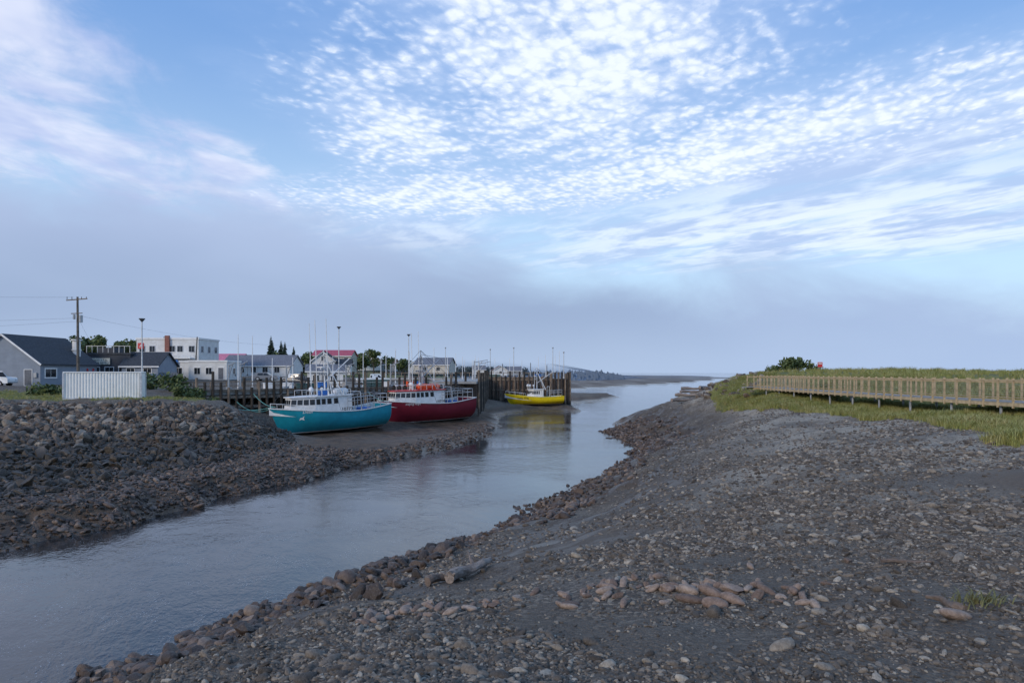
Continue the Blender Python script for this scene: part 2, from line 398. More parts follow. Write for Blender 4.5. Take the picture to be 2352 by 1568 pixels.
mask=np.ones(len(x),bool); mask[bigk]=False
scl=np.stack([s*rng.uniform(.8,1.3,len(x)),s*rng.uniform(.8,1.2,len(x)),s*rng.uniform(.8,1.2,len(x))],1)
rot=rrot(len(x),.6); pts=np.stack([x,y,tall],1)
scatter('riprap',"riprap of brown and grey broken stone on the river bank","rocks",pts[mask],rot[mask],scl[mask],C_rip,8)
def boulder(p,r,sc,mesh,mat,label,group,name='boulder'):
    key=(mesh.name,mat.name)
    if key not in _tc:
        mm=mesh.copy(); mm.materials.clear(); mm.materials.append(mat); _tc[key]=mm
    o=bpy.data.objects.new(name,_tc[key]); o.location=p; o.rotation_euler=r; o.scale=sc; link(o); top(o,label,'rock',group)
    return o
for i in bigk:
    boulder(pts[i],rot[i],scl[i],rips[int(rng.integers(0,8))],M_rip,"angular broken boulder lying in the riprap bank","boulders of the riprap bank")
x=rng.uniform(-32,0,60000); y=rng.uniform(22,92,60000); sd=sdist(x,y); z=Hf(x,y,sd)
k=(sd>.0)&(x/y>-.85)&(z<2.6)&(x<-2)&(rng.random(len(x))<np.where(y>60,np.clip(1.1-sd/4,0,.8)*.5,np.clip(1.3-sd/9,.3,1))); x,y,z=x[k],y[k],z[k]; n=len(x)
s=np.clip(np.exp(rng.normal(-2.4,.38,n)),.04,.24)
scatter('bank_stones',"dark muddy cobbles along the water's edge","stones",np.stack([x,y,z+s*.2],1),rrot(n),np.stack([s,s,s],1)*rng.uniform(.8,1.3,(n,3)),C_red,14)
def lxf(y): return np.interp(y,[0,16,34,52,62,80],[-14,-11.8,-1.6,7,10.4,12])
xA=rng.uniform(-16,4,60000); yA=rng.uniform(6,34,60000); xB=rng.uniform(-4,18,60000); yB=rng.uniform(30,90,60000)
x=np.concatenate([xA,xB]); y=np.concatenate([yA,yB]); sd=sdist(x,y)
wb_=np.interp(y,[6,14,22,30,40,70],[4.6,4.6,3.8,3.2,4.,4.5]); patch=vnoise(x,y,.45)+vnoise(x,y,1.3)*.5
p=np.clip(1.25-np.maximum(sd,0)/wb_+patch*.9,0,1)*np.where(y<25,.9,.5); k=(sd>-.5)&(x>lxf(y)-1.4)&(rng.random(len(x))<p); x,y,sd=x[k],y[k],sd[k]; z=Hf(x,y,sd); n=len(x)
s=np.clip(np.exp(rng.normal(-2.32,.45,n))*np.interp(y,[10,24,34,60],[1.15,1.05,.85,1.05]),.035,.28)
bk=np.argsort(-s/np.hypot(x,y))[:40]; mask=np.ones(n,bool); mask[bk]=False
scl=np.stack([s,s,s],1)*rng.uniform(.8,1.3,(n,3)); rot=rrot(n,.5); pts=np.stack([x,y,z+s*.25],1)
scatter('shore_stones',"dark brown stones lining the river edge of the beach","stones",pts[mask],rot[mask],scl[mask],C_red,14)
for i in bk: boulder(pts[i],rot[i],scl[i],rips[int(rng.integers(0,8))],M_red,"dark reddish brown stone at the edge of the river","stones at the river edge",'shore_stone')
def beach(n,ymin,ymax,smu,ssd,smin,smax,seedthin,pw=1.5):
    yy=ymin+(ymax-ymin)*rng.random(n)**pw
    xx=rng.uniform(-.75,.8,n)*np.maximum(yy,5)*1.02
    sd=sdist(xx,yy); g=grassmask(xx,yy); patch=vnoise(xx,yy,.22)+vnoise(xx,yy,.6)*.6+vnoise(xx,yy,1.7)*.4
    z=Hf(xx,yy,sd); wetb=np.where(yy>18,np.clip((z-1.4)/1.4,.35,1),1)
    k=(sd>.3)&(xx>lxf(yy)-1)&(g<.4)&(rng.random(n)<np.clip(.58+patch*seedthin,.03,1)*np.clip(1-sandf(xx,yy),.06,1)*wetb)
    xx,yy,z=xx[k],yy[k],z[k]; n=len(xx); s=np.clip(np.exp(rng.normal(smu,ssd,n)),smin,smax)
    return np.stack([xx,yy,z+s*.12],1),rrot(n,.3),np.stack([s,s,s],1)*rng.uniform(.75,1.3,(n,3))
A=beach(270000,5,20,-4.12,.52,.009,.07,1.5,1.2); B=beach(180000,14,100,-3.25,.42,.022,.11,1.5,1.5); C=beach(3000,5,60,-2.6,.33,.05,.15,1.5)
scatter('beach_gravel',"grey pebbles and cobbles scattered over the dark beach","gravel",*[np.concatenate(q) for q in zip(A,B,C)],C_peb,6)

def onground(x,y,dz=0): return (x,y,h1(x,y)+dz)
heap=[]
for i in range(82):
    u=random.random(); heap.append((.9+3.9*u+random.gauss(0,.25),11.9-.8*u+random.gauss(0,.42)+.25*math.sin(u*6),random.uniform(.045,.11)))
for hx,hy,sz in[(2.9,11.2,.15),(3.2,10.85,.17),(3.55,11.0,.16),(3.4,10.55,.15),(2.8,10.8,.14),(3.85,10.7,.13),(3.1,10.45,.15),(4.1,11.0,.12),(2.6,11.4,.13),(4.5,10.9,.12),(5.75,8.85,.13),(6.1,12.4,.1),(4.4,12.6,.1)]: heap.append((hx,hy,sz))
for i in range(44):
    u=random.random(); heap.append((-2.8+3.1*u+random.gauss(0,.2),12.0+.5*u+random.gauss(0,.32),random.uniform(.05,.13)))
for i,(hx,hy,sz) in enumerate(heap):
    ms=pebs[i%6] if i%3 else rips[i%8]
    boulder(onground(hx,hy,sz*.35),(random.gauss(0,.25),random.gauss(0,.25),random.uniform(0,6.28)),(sz*1.2,sz,sz),ms,M_heap,"brownish rounded cobble resting on the gravel beach","larger cobbles on the beach",'cobble')
n=900; x=rng.uniform(23,42,n); y=rng.uniform(72,150,n); sd=sdist(x,y); z=Hf(x,y,sd); k=(sd>.5)&(np.abs(x-(20+(y-60)*.30))<4.5); x,y,z=x[k],y[k],z[k]; n=len(x)
s=rng.uniform(.2,.6,n); scatter('ridge_rocks',"grey armour rocks on the end of the beach ridge","rocks",np.stack([x,y,z+s*.2],1),rrot(n,.6),np.stack([s,s,s],1)*rng.uniform(.8,1.3,(n,3)),C_rip,8)

# ------------------------------------------------------------ grass
def tuftmesh(seed,h=.45,nb=16,spread=.16):
    r=random.Random(seed); v=[];f=[]
    for _ in range(nb):
        a=r.uniform(0,6.28); d=r.random()*spread; bx,by=math.cos(a)*d,math.sin(a)*d; hh=h*r.uniform(.5,1.15); ln=r.uniform(.2,.8)*hh; a2=r.uniform(0,6.28); w=.010
        wx,wy=math.cos(a2+1.57)*w,math.sin(a2+1.57)*w; dx,dy=math.cos(a2)*ln,math.sin(a2)*ln; i=len(v)
        v+=[(bx-wx,by-wy,-.03),(bx+wx,by+wy,-.03),(bx+dx*.35+wx*.8,by+dy*.35+wy*.8,hh*.6),(bx+dx*.35-wx*.8,by+dy*.35-wy*.8,hh*.6),(bx+dx,by+dy,hh)]
        f+=[(i,i+1,i+2,i+3),(i+3,i+2,i+4)]
    me=bpy.data.meshes.new('tuft'); me.from_pydata(v,[],f); return me
m,t,b=newmat('dune_grass')
oi=t.new('ShaderNodeObjectInfo').outputs['Random']; pos=t.new('ShaderNodeNewGeometry').outputs['Position']
cr=t.new('ShaderNodeValToRGB'); e=cr.color_ramp.elements; e[0].color=(.14,.17,.035,1); e[1].color=(.50,.40,.18,1); e.new(.55).color=(.30,.30,.08,1)
t.l.new(t.math('ADD',t.math('MULTIPLY',oi,.5),t.math('MULTIPLY',t.noise(pos,.5,3,.6),.65)),cr.inputs[0]); t.l.new(cr.outputs[0],b.inputs['Base Color']); b.inputs['Roughness'].default_value=.7
M_grass=m
C_tuft=protos([tuftmesh(i) for i in range(5)],m,'tuft')
x1=rng.uniform(16,34,46000); y1=rng.uniform(20,100,46000)
x2=rng.uniform(30,95,16000); y2=rng.uniform(40,125,16000)
x3=rng.uniform(-70,-26,7000); y3=rng.uniform(60,80,7000)
x=np.concatenate([x1,x2,x3]); y=np.concatenate([y1,y2,y3]); g=grassmask(x,y); k=(rng.random(len(x))<g)&((x<0)|(g>.25)); x,y=x[k],y[k]; sd=sdist(x,y); k=sd>1; x,y,sd=x[k],y[k],sd[k]; z=Hf(x,y,sd); n=len(x)
s=rng.uniform(.45,1.1,n)*np.where((x>23.6)&(x<28)&(y<73),.55,1.)*np.where((x<23.6)&(x>0),.8,1)*np.where(x<0,.5,1)*(1+vnoise(x,y,.6)*.8); sc=np.stack([s*1.4,s*1.4,s],1)
scatter('shore_grass',"long green and straw coloured grass on the dune","grass",np.stack([x,y,z],1),np.stack([x*0,x*0,rng.uniform(0,6.28,n)],1),sc,C_tuft,5)
# ------------------------------------------------------------ materials for things
WHITE=pm('white_paint',(.82,.80,.77),.45,2,.10,dirt=(.6,.57,.52))
GLASS=pm('dark_glass',(.02,.025,.03),.08,1,.2)
STEEL=pm('galvanised_steel',(.42,.43,.44),.4,3,.2,metal=.4)
DSTEEL=pm('dark_steel',(.08,.08,.085),.5,3,.3,metal=.3)
WOOD=pm('weathered_timber',(.22,.165,.12),.85,1.5,.45,.6)
DWOOD=pm('dark_wet_timber',(.05,.038,.028),.8,1.2,.5,.6)
BWOOD=pm('new_pine_timber',(.52,.385,.22),.75,3,.3,.3)
GREYWOOD=pm('grey_decking',(.34,.31,.27),.85,2,.25,.3)
BLACK=pm('black_rubber',(.02,.02,.02),.8)
ROOFD=pm('dark_shingle',(.05,.054,.062),.85,4,.35,.4)
REDP=pm('red_paint',(.6,.04,.04),.5)
ORANGE=pm('orange_raft',(.85,.12,.03),.5)
BLUEP=pm('blue_tarp',(.03,.16,.5),.5)
CONC=pm('concrete',(.38,.36,.33),.85,1,.2,.2)
BARK=pm('tree_bark',(.08,.065,.05),.9,4,.4,.5)
WF=pm('win_frame',(.5,.5,.52),.5)

# ------------------------------------------------------------ container
def container():
    e=empty('storage_container',(-39.4,66.2,4.95),math.radians(19),"white corrugated steel storage container on the grassy bank","container")
    b=MB(); w,d,hh=6.5,2.4,2.62
    def corr(p0,p1,nrm,n):
        p0=Vector(p0);p1=Vector(p1);nrm=Vector(nrm); L=(p1-p0)
        pr=[]
        for i in range(n):
            for fr,o in((0,0),(.35,0),(.5,-.06),(.85,-.06)): pr.append(p0+L*((i+fr)/n)+nrm*o)
        pr.append(p1)
        for a,c in zip(pr[:-1],pr[1:]): b.quad([(a.x,a.y,.16),(c.x,c.y,.16),(c.x,c.y,hh-.12),(a.x,a.y,hh-.12)])
    corr((-w/2,-d/2,0),(w/2,-d/2,0),(0,-1,0),26); corr((w/2,-d/2,0),(w/2,d/2,0),(1,0,0),9)
    corr((w/2,d/2,0),(-w/2,d/2,0),(0,1,0),26); corr((-w/2,d/2,0),(-w/2,-d/2,0),(-1,0,0),9)
    CWH=pm('container_white',(.90,.88,.82),.5,1.2,.06,dirt=(.76,.71,.62))
    b.obj('wall',CWH,e)
    b=MB(); b.box(-w/2-.04,w/2+.04,-d/2-.04,d/2+.04,hh-.12,hh,0); b.obj('roof',CWH,e,bevel=.02)
    b=MB(); b.box(-w/2-.04,w/2+.04,-d/2-.04,d/2+.04,0,.16,0)
    for sx in(-1,1):
        for sy in(-1,1): b.box(sx*w/2-.07,sx*w/2+.07,sy*d/2-.07,sy*d/2+.07,.16,hh-.12)
    b.obj('frame',pm('grey_frame',(.6,.6,.6),.5),e)
container()

# ------------------------------------------------------------ houses
def window(e,face,u,z,w,h,W,D,frame=WHITE,off=0.,name='window'):
    b=MB()
    def T(a,d,zz):
        if face=='S': return (a,-D/2-d,zz)
        if face=='E': return (W/2+d,a,zz)
        if face=='W': return (-W/2-d,-a,zz)
        return (-a,D/2+d,zz)
    def bx(a0,a1,d0,d1,z0,z1,mi):
        P=[T(a0,d0,z0),T(a1,d0,z0),T(a1,d1,z0),T(a0,d1,z0),T(a0,d0,z1),T(a1,d0,z1),T(a1,d1,z1),T(a0,d1,z1)]
        i=len(b.v); b.v+=P
        for f in((0,3,2,1),(4,5,6,7),(0,1,5,4),(1,2,6,5),(2,3,7,6),(3,0,4,7)): b.f.append(tuple(i+k for k in f)); b.m.append(mi)
    fr=max(.06,w*.08)
    bx(u-w/2,u+w/2,-.02,.03,z,z+h,1)
    bx(u-w/2-fr,u-w/2,-.02,.07,z-fr,z+h+fr,0); bx(u+w/2,u+w/2+fr,-.02,.07,z-fr,z+h+fr,0)
    bx(u-w/2,u+w/2,-.02,.07,z+h,z+h+fr,0); bx(u-w/2,u+w/2,-.02,.09,z-fr,z,0)
    bx(u-.02,u+.02,.031,.05,z,z+h,0) if name=='window' else None
    return b.obj(name,[frame,GLASS if name=='window' else pm('door_paint',(.12,.13,.15),.5)],e)
def siding(name,col,pitch=.18):
    if name in MC: return MC[name]
    m,t,b=newmat(name); co=t.new('ShaderNodeTexCoord').outputs['Object']; z=t.sep(co)[2]
    f=t.math('FRACT',t.math('DIVIDE',z,pitch)); n=t.noise(co,1.2,5,.6)
    c=t.mix(t.smooth(n,.3,.7),tuple(x*.85 for x in col),col); c=t.mix(t.smooth(f,.0,.14,.45,0),c,tuple(x*.45 for x in col))
    t.l.new(c,b.inputs['Base Color']); b.inputs['Roughness'].default_value=.6
    bp=t.new('ShaderNodeBump'); bp.inputs['Distance'].default_value=.03; t.l.new(f,bp.inputs['Height']); t.l.new(bp.outputs[0],b.inputs['Normal'])
    MC[name]=m; return m
def house(name,label,cx,cy,W,D,wh,rh,wall,roof,axis='y',rot=0.,wins=(),doors=(),z=None,chim=None,flat=False,oh=.35,trim=WHITE,group=None):
    z=h1(cx,cy) if z is None else z
    e=empty(name,(cx,cy,z-.1),rot,label,'building',group)
    b=MB(); w,d=W/2,D/2
    b.quad([(-w,-d,0),(w,-d,0),(w,-d,wh),(-w,-d,wh)]); b.quad([(w,d,0),(-w,d,0),(-w,d,wh),(w,d,wh)])
    b.quad([(w,-d,0),(w,d,0),(w,d,wh),(w,-d,wh)]); b.quad([(-w,d,0),(-w,-d,0),(-w,-d,wh),(-w,d,wh)])
    if not flat:
        if axis=='y':
            b.quad([(-w,-d,wh),(w,-d,wh),(0,-d,wh+rh)]); b.quad([(w,d,wh),(-w,d,wh),(0,d,wh+rh)])
        else:
            b.quad([(w,-d,wh),(w,d,wh),(w,0,wh+rh)]); b.quad([(-w,d,wh),(-w,-d,wh),(-w,0,wh+rh)])
    b.obj('wall',wall,e)
    b=MB(); th=.16
    if flat: b.box(-w-oh*.4,w+oh*.4,-d-oh*.4,d+oh*.4,wh,wh+.3)
    else:
        def slab(p):
            i=len(b.v); b.v+=[tuple(q) for q in p]+[(q[0],q[1],q[2]+th) for q in p]
            for f in((0,3,2,1),(4,5,6,7),(0,1,5,4),(1,2,6,5),(2,3,7,6),(3,0,4,7)): b.f.append(tuple(i+k for k in f)); b.m.append(0)
        if axis=='y':
            k=rh/w
            for s in(-1,1): slab([(s*(w+oh),-d-oh,wh-k*oh),(s*(w+oh),d+oh,wh-k*oh),(0,d+oh,wh+rh+.002),(0,-d-oh,wh+rh+.002)])
        else:
            k=rh/d
            for s in(-1,1): slab([(-w-oh,s*(d+oh),wh-k*oh),(w+oh,s*(d+oh),wh-k*oh),(w+oh,0,wh+rh+.002),(-w-oh,0,wh+rh+.002)])
    ro=b.obj('roof',roof,e)
    if not flat:
        b=MB()
        if axis=='y':
            for s in(-1,1): b.beam((s*(w+oh),-d-oh-.03,wh-k*oh+.02),(0,-d-oh-.03,wh+rh+.04),.05,.22)
        else:
            for s in(-1,1): b.box(-w-oh,w+oh,s*(d+oh+.03)-.02,s*(d+oh+.03)+.02,wh-k*oh-.08,wh-k*oh+.12)
        b.obj('fascia',trim,e)
    for q in wins: window(e,q[0],q[1],q[2],q[3],q[4],W,D,trim if len(q)<6 else q[5])
    for q in doors: window(e,q[0],q[1],.1,q[2],q[3],W,D,trim,name='door')
    return e
S_BLUE=siding('blue_grey_siding',(.32,.36,.42)); S_WHITE=siding('white_siding',(.87,.85,.81)); S_DARK=siding('dark_siding',(.07,.075,.09)); S_CREAM=siding('cream_siding',(.68,.63,.54)); S_GREY=siding('grey_siding',(.38,.40,.42))
ROOFR=pm('red_metal_roof',(.50,.07,.10),.5); ROOFP=pm('pink_metal_roof',(.70,.20,.27),.5); ROOFG=pm('grey_shingle',(.19,.19,.21),.85,3,.3); ROOFB=pm('brown_shingle',(.17,.10,.08),.85,3,.3)
hz=5.75
e=house('clapboard_building',"blue grey clapboard building with dark gable roof and grey door",-68.4,98,10,12.5,3.1,3.8,S_BLUE,ROOFD,'y',0,[('E',-4.2,1.2,2.2,1.1),('S',-2.2,4.0,.5,.9)],[('S',3.4,1.0,2.1)],z=hz)
def emb(b,cx,cz):
    px=5.04
    def disc(y,z,ry,rz,n=14): b.quad([(px,y+ry*math.cos(6.283*i/n),z+rz*math.sin(6.283*i/n)) for i in range(n)])
    disc(cx,cz,.42,.3)
    for s in(-1,1):
        disc(cx+s*.72,cz+.55,.26,.2); b.beam((px,cx+s*.4,cz+.15),(px,cx+s*.7,cz+.5),.02,.12)
        for q in(-.3,0,.3): b.beam((px,cx+s*.35,cz-.05+q*.3),(px,cx+s*.9,cz-.3+q),.02,.07)
b=MB(); emb(b,4.6,1.7); b.obj('crab_emblem',REDP,e)
b=MB(); b.cyl((3.2,4.2,4.2),(3.2,4.2,6.6),.55,.55,14); b.cyl((3.2,4.2,6.6),(3.2,4.2,6.8),.75,.75,14); b.cyl((3.2,4.2,5.1),(3.2,4.2,5.3),.65,.65,14); b.obj('roof_vent',WHITE,e,smooth=False)
b=MB(); b.box(4.2,4.6,-6.45,-6.3,1.2,1.8); b.obj('meter_box',STEEL,e)
e=house('restaurant',"dark sided patio restaurant with a flat roof terrace",-63.6,111,7,7,4.3,0,S_DARK,ROOFD,flat=True,wins=[('S',-2,1,1.3,1.3),('S',0.2,1,1.3,1.3),('S',2.4,1,1.3,1.3),('E',0,1,1.5,1.2)],z=6.1)
b=MB(); b.box(-3.1,.4,-3.75,-3.62,2.75,3.75); sb=b.obj('sign_board',pm('sign_cream',(.7,.66,.54),.6),e)
textobj('sign_lettering',"FUNDY STEL",.42,lambda x,y:(-2.95+x,-3.76,3.3+y),pm('sign_ink',(.03,.03,.03),.6),sb,wid=3.1)
textobj('sign_lettering',"PATIO & RESTO",.38,lambda x,y:(-2.95+x,-3.76,2.86+y),pm('sign_ink',(.03,.03,.03),.6),sb,wid=3.2)
b=MB()
for i in range(9): b.box(-3.4+i*.85-.04,-3.4+i*.85+.04,-3.5,-3.42,4.6,5.6)
b.box(-3.45,3.45,-3.5,-3.42,5.6,5.7); b.obj('terrace_rail',STEEL,e)
b=MB(); b.box(-3.2,-.4,-1,1.5,4.6,5.5); b.obj('roof_hut',S_DARK,e)
house('shop',"low dark roofed shop beside the road",-57.8,109,5.6,6,2.6,2.0,S_BLUE,ROOFD,'x',0,[('S',-1.4,.9,1.2,1.2),('S',1.2,.9,1.2,1.2)],z=6.1)
wn=[('S',u,z,1.0,1.1,WF) for u in(-4.8,-2.9,.9,2.4,4.6) for z in(4.9,)]+[('S',u,1.3,1.1,1.2) for u in(-4.6,-2.6)]+[('E',u,z,.9,1.1,WF) for u in(-3,0,3) for z in(1.4,4.9)]
e=house('white_hotel',"large white two storey building with flat roof and balcony",-65.6,134.5,11.8,9,7.3,0,S_WHITE,WHITE,flat=True,wins=wn,doors=[('S',-1,1.,2.1)],z=6.6,trim=WF)
b=MB(); b.box(-.3,.5,-5.0,-4.5,0,8.0); b.obj('chimney',pm('brick_chimney',(.28,.11,.08),.8),e)
b=MB(); b.box(-5.4,5.0,-6.0,-4.52,3.6,3.8)
for i in range(14): b.box(-5.4+i*.8-.03,-5.4+i*.8+.03,-6.0,-5.94,3.8,4.8)
b.box(-5.4,5.0,-6.0,-5.92,4.8,4.88); b.obj('balcony',WHITE,e)
b=MB(); b.box(-5.6,-4.5,-4.62,-4.52,5.5,6.6); rs=b.obj('red_sign',REDP,e)
textobj('sign_lettering',"A",.8,lambda x,y:(-5.3+x,-4.63,5.75+y),WHITE,rs)
e=house('takeout_stand',"white lean-to with a blue takeout sign",-60.6,123.5,6.2,4,3.1,0,S_WHITE,WHITE,flat=True,wins=[('S',-1.5,1,1.4,1.1),('S',1.2,1,1.4,1.1)],z=6.3)
b=MB(); b.box(-3.3,1.2,-2.35,-2.22,2.55,3.5); sb=b.obj('sign_board',pm('sign_blue',(.02,.2,.6),.4),e)
textobj('sign_lettering',"TAKE-OUT",.75,lambda x,y:(-3.1+x,-2.36,2.75+y),WHITE,sb,wid=4.0)
house('white_shed',"white flat roofed annex beside the hotel",-52.6,121,6.6,6,3.1,0,S_WHITE,WHITE,flat=True,wins=[('S',-1.8,1,1,1.1),('S',.2,1,1,1.1),('E',0,1,1,1)],doors=[('S',2.3,.9,2)],z=6.3)
house('pink_roof_house',"white house with a pink metal roof",-70.5,170,8,7,3.2,1.7,S_WHITE,ROOFP,'x',0,[('S',-2,1,1,1.2),('S',1,1,1,1.2)],z=7.2)
house('hall',"long white hall with a hipped grey roof",-54.6,150,14.5,9,2.4,2.2,S_WHITE,ROOFG,'x',0,[('S',u,.9,1.1,1.1) for u in(-5.5,-3,-.5,2,4.5)],z=6.7)
house('red_roof_house',"two storey white house with a red roof",-49.5,191,10.5,7.5,5.0,1.5,S_CREAM,ROOFR,'x',0,[('S',u,z,1,1.2) for u in(-4,-1.3,1.3,4) for z in(1,3.3)],z=7.2)
house('white_gable_house',"white gable house with dark roof and porch",-45.4,166,5.2,8,3.4,2.1,S_WHITE,ROOFD,'y',math.radians(8),[('S',-1.2,1,1,1.2),('S',1.2,1,1,1.2),('S',0,3.4,.8,1),('E',-1,1,1,1.2),('E',2,1,1,1.2)],z=7.0)
house('white_gable_house',"small white house wing with dark roof",-41.6,167,4.4,5,2.3,1.5,S_WHITE,ROOFD,'x',math.radians(8),[('S',0,.9,1.4,1.1)],z=7.0)
house('brown_roof_house',"white bungalow with a brown roof",-46.5,222,7,7,2.8,2.2,S_WHITE,ROOFB,'y',.3,[('S',-1.5,.9,1,1.1),('S',1.5,.9,1,1.1)],z=8.2)
house('brown_roof_house',"distant low house with brown roof",-41,225,6,6,2.2,1.6,S_GREY,ROOFB,'x',0,[('S',0,.9,1,1.1)],z=8.)
house('warehouse',"grey roofed fish warehouse near the wharf",-22.6,201,10.2,9,2.6,2.0,S_CREAM,ROOFG,'x',math.radians(-8),[('S',-2,.9,1,1),('S',2,.9,1,1)],z=7.2)
house('warehouse',"white gable cottage beyond the wharf",-29.5,215,6,6,2.6,2.0,S_WHITE,ROOFD,'y',.2,[('S',0,.9,1,1)],z=7.2)
house('distant_house',"distant white house on the hazy shore",-5.5,300,6,5,2.4,1.8,S_WHITE,ROOFB,'y',.2,[('S',0,.9,1,1)],z=6.2)
house('distant_house',"distant grey house on the hazy shore",1,340,7,5,2.4,1.8,S_GREY,ROOFG,'x',.1,[('S',0,.9,1,1)],z=6.2)
house('distant_house',"distant pale house on the hazy shore",-16,330,6,5,2.4,1.8,S_WHITE,ROOFG,'x',.1,[('S',0,.9,1,1)],z=6.6)
house('wharf_office',"small white harbour office on the wharf",-29.5,108,5.4,3.6,2.5,.9,S_WHITE,ROOFG,'x',.25,[('S',-1.4,.9,.9,.9),('S',1.3,.9,.9,.9)],[('S',0,.9,2)],z=5.35)

# ------------------------------------------------------------ vehicles
def vehicle(loc,rot,paint,label,pickup=True,L=5.4):
    e=empty('pickup_truck' if pickup else 'parked_car',loc,rot,label,'truck' if pickup else 'car','vehicles parked in the village')
    W=.95
    if pickup: prof=[(-L/2,.5),(-L/2,1.15),(-.35,1.15),(-.25,1.82),(.95,1.86),(1.45,1.2),(L/2-.1,1.08),(L/2,.85),(L/2,.45)]
    else: L=4.4; prof=[(-2.2,.4),(-2.2,.9),(-1.9,1.0),(-1.4,1.42),(.2,1.46),(.95,.98),(2.05,.85),(2.2,.65),(2.2,.38)]
    b=MB(); n=len(prof)
    def yw(z): return W if z<1.2 else W-.14*(z-1.0)/.5
    b.v=[(x,-yw(z),z) for x,z in prof]+[(x,yw(z),z) for x,z in prof]
    b.f=[tuple(range(n)),tuple(reversed(range(n,2*n)))]+[(i,(i+1)%n+0,(i+1)%n+n,i+n) for i in range(n)]; b.m=[0]*len(b.f)
    b.obj('body',paint,e,bevel=.06,bseg=2)
    b=MB(); w0,w1=(-.15,1.25) if pickup else (-1.25,.75)
    zt=1.72 if pickup else 1.36; zb=1.25 if pickup else .98
    for s in(-1,1):
        y0=yw(zb)+.015;y1=yw(zt)+.015
        b.quad([(w0,s*y0,zb),((w0+w1)/2-.05,s*y0,zb),((w0+w1)/2-.05,s*y1,zt),(w0+.1,s*y1,zt)])
        b.quad([((w0+w1)/2+.05,s*y0,zb),(w1,s*y0,zb),(w1-.38,s*y1,zt),((w0+w1)/2+.05,s*y1,zt)])
    if pickup: b.quad([(1.47,-.78,1.22),(1.47,.78,1.22),(1.02,.7,1.82),(1.02,-.7,1.82)]); b.quad([(-.36,-.7,1.25),(-.36,.7,1.25),(-.28,.65,1.7),(-.28,-.65,1.7)])
    else: b.quad([(.97,-.75,1.0),(.97,.75,1.0),(.3,.68,1.43),(.3,-.68,1.43)])
    b.obj('window',GLASS,e)
    for x in(-L/2+1.0,L/2-.95):
        for s in(-1,1):
            b=MB(); b.cyl((x,s*.72,.36),(x,s*.97,.36),.37,.37,16,0); b.cyl((x,s*.97,.36),(x,s*.985,.36),.2,.2,12,1); b.obj('wheel',[BLACK,STEEL],e)
    for s in(-1,1):
        b=MB(); b.box(L/2-.06,L/2+.02,s*.7-.16,s*.7+.16,.7,.88); b.obj('headlight',pm('lamp_glass',(.6,.6,.6),.2),e)
    for a0,a1 in((L/2-.04,L/2+.08),(-L/2-.08,-L/2+.04)):
        b=MB(); b.box(a0,a1,-.9,.9,.42,.6); b.obj('bumper',STEEL,e)
    return e
CW=pm('car_white',(.82,.81,.78),.25,1,.05); CG=pm('car_grey',(.2,.21,.23),.25,1,.05); CB=pm('car_dark',(.03,.04,.06),.2,1,.05)
def veh(x,y,r,p,l,pk=True,z=None): return vehicle(onground(x,y,.03) if z is None else (x,y,z),r,p,l,pk)
veh(-67.2,88,math.radians(2),CW,"white pickup truck parked beside the clapboard building")
veh(-56.2,104,math.radians(175),CG,"grey car parked in front of the shop",False)
veh(-52.3,104.5,math.radians(90),CB,"dark car parked in front of the shop",False)
veh(-39.5,122,math.radians(10),CW,"white pickup truck parked behind the wharf",z=5.35)
veh(-36.,116,math.radians(170),CB,"dark pickup truck parked behind the wharf",z=5.35)
veh(-43.6,121,math.radians(5),CG,"grey car parked behind the wharf",False)
veh(-24,118,math.radians(25),CW,"white pickup truck parked on the wharf deck",z=5.33)

# ------------------------------------------------------------ lamps and poles
def lamp(loc,h,label,r=.08,hs=1.):
    e=empty('street_lamp',loc,0,label,'street lamp','lamp posts along the wharf')
    b=MB(); b.cyl((0,0,0),(0,0,h-.3),r,r*.7,8); b.cyl((0,0,0),(0,0,.4),r*2,r*2,8); b.obj('pole',pm('pole_grey',(.6,.6,.58),.5),e)
    b=MB(); b.cyl((0,0,h-.35),(0,0,h-.1),.07,.26*hs,8); b.cyl((0,0,h-.1),(0,0,h),.30*hs,.30*hs,8); b.obj('lamp_head',STEEL if hs<1 else DSTEEL,e)
    return e
L1="grey steel lamp post with a flat head on the wharf"
lamp((-37.4,69,4.95),8.0,"tall grey lamp post behind the white container")
for x,y,zt in[(-24.6,97,14.0),(-16.8,111,13.7),(-15.1,155,13.2),(-4.9,154,12.8),(.38,150,13.0),(8.8,147,12.9),(11.3,149,12.0)]:
    z0=5.2 if y<120 else 6.2
    lamp((x,y,z0),zt-z0,L1,.09,1. if y<120 else .6)
def upole():
    e=empty('utility_pole',onground(-54,85),0,"weathered wooden utility pole with crossarm and transformer",'utility pole')
    b=MB(); b.cyl((0,0,0),(-.1,0,11.4),.19,.12,10); b.obj('pole',pm('pole_wood',(.15,.125,.10),.9,2,.4,.4),e)
    b=MB(); b.beam((-1.4,-.15,10.95),(1.2,-.15,11.15),.1,.12); b.obj('crossarm',WOOD,e)
    b=MB(); b.beam((-.8,-.15,9.3),(.6,-.15,9.35),.08,.1); b.obj('crossarm',WOOD,e)
    for x in(-1.3,-.7,.5,1.1):
        b=MB(); b.cyl((x,-.15,11.1),(x,-.15,11.4),.05,.03,6); b.obj('insulator',DSTEEL,e)
    b=MB(); b.cyl((.38,-.1,8.2),(.38,-.1,9.1),.22,.22,12); b.obj('transformer',STEEL,e)
    b=MB(); b.cyl((-.45,-.1,8.6),(-.45,-.1,9.2),.15,.15,10); b.obj('transformer',STEEL,e)
upole()
WIRE=pm('cable_grey',(.12,.12,.13),.7)
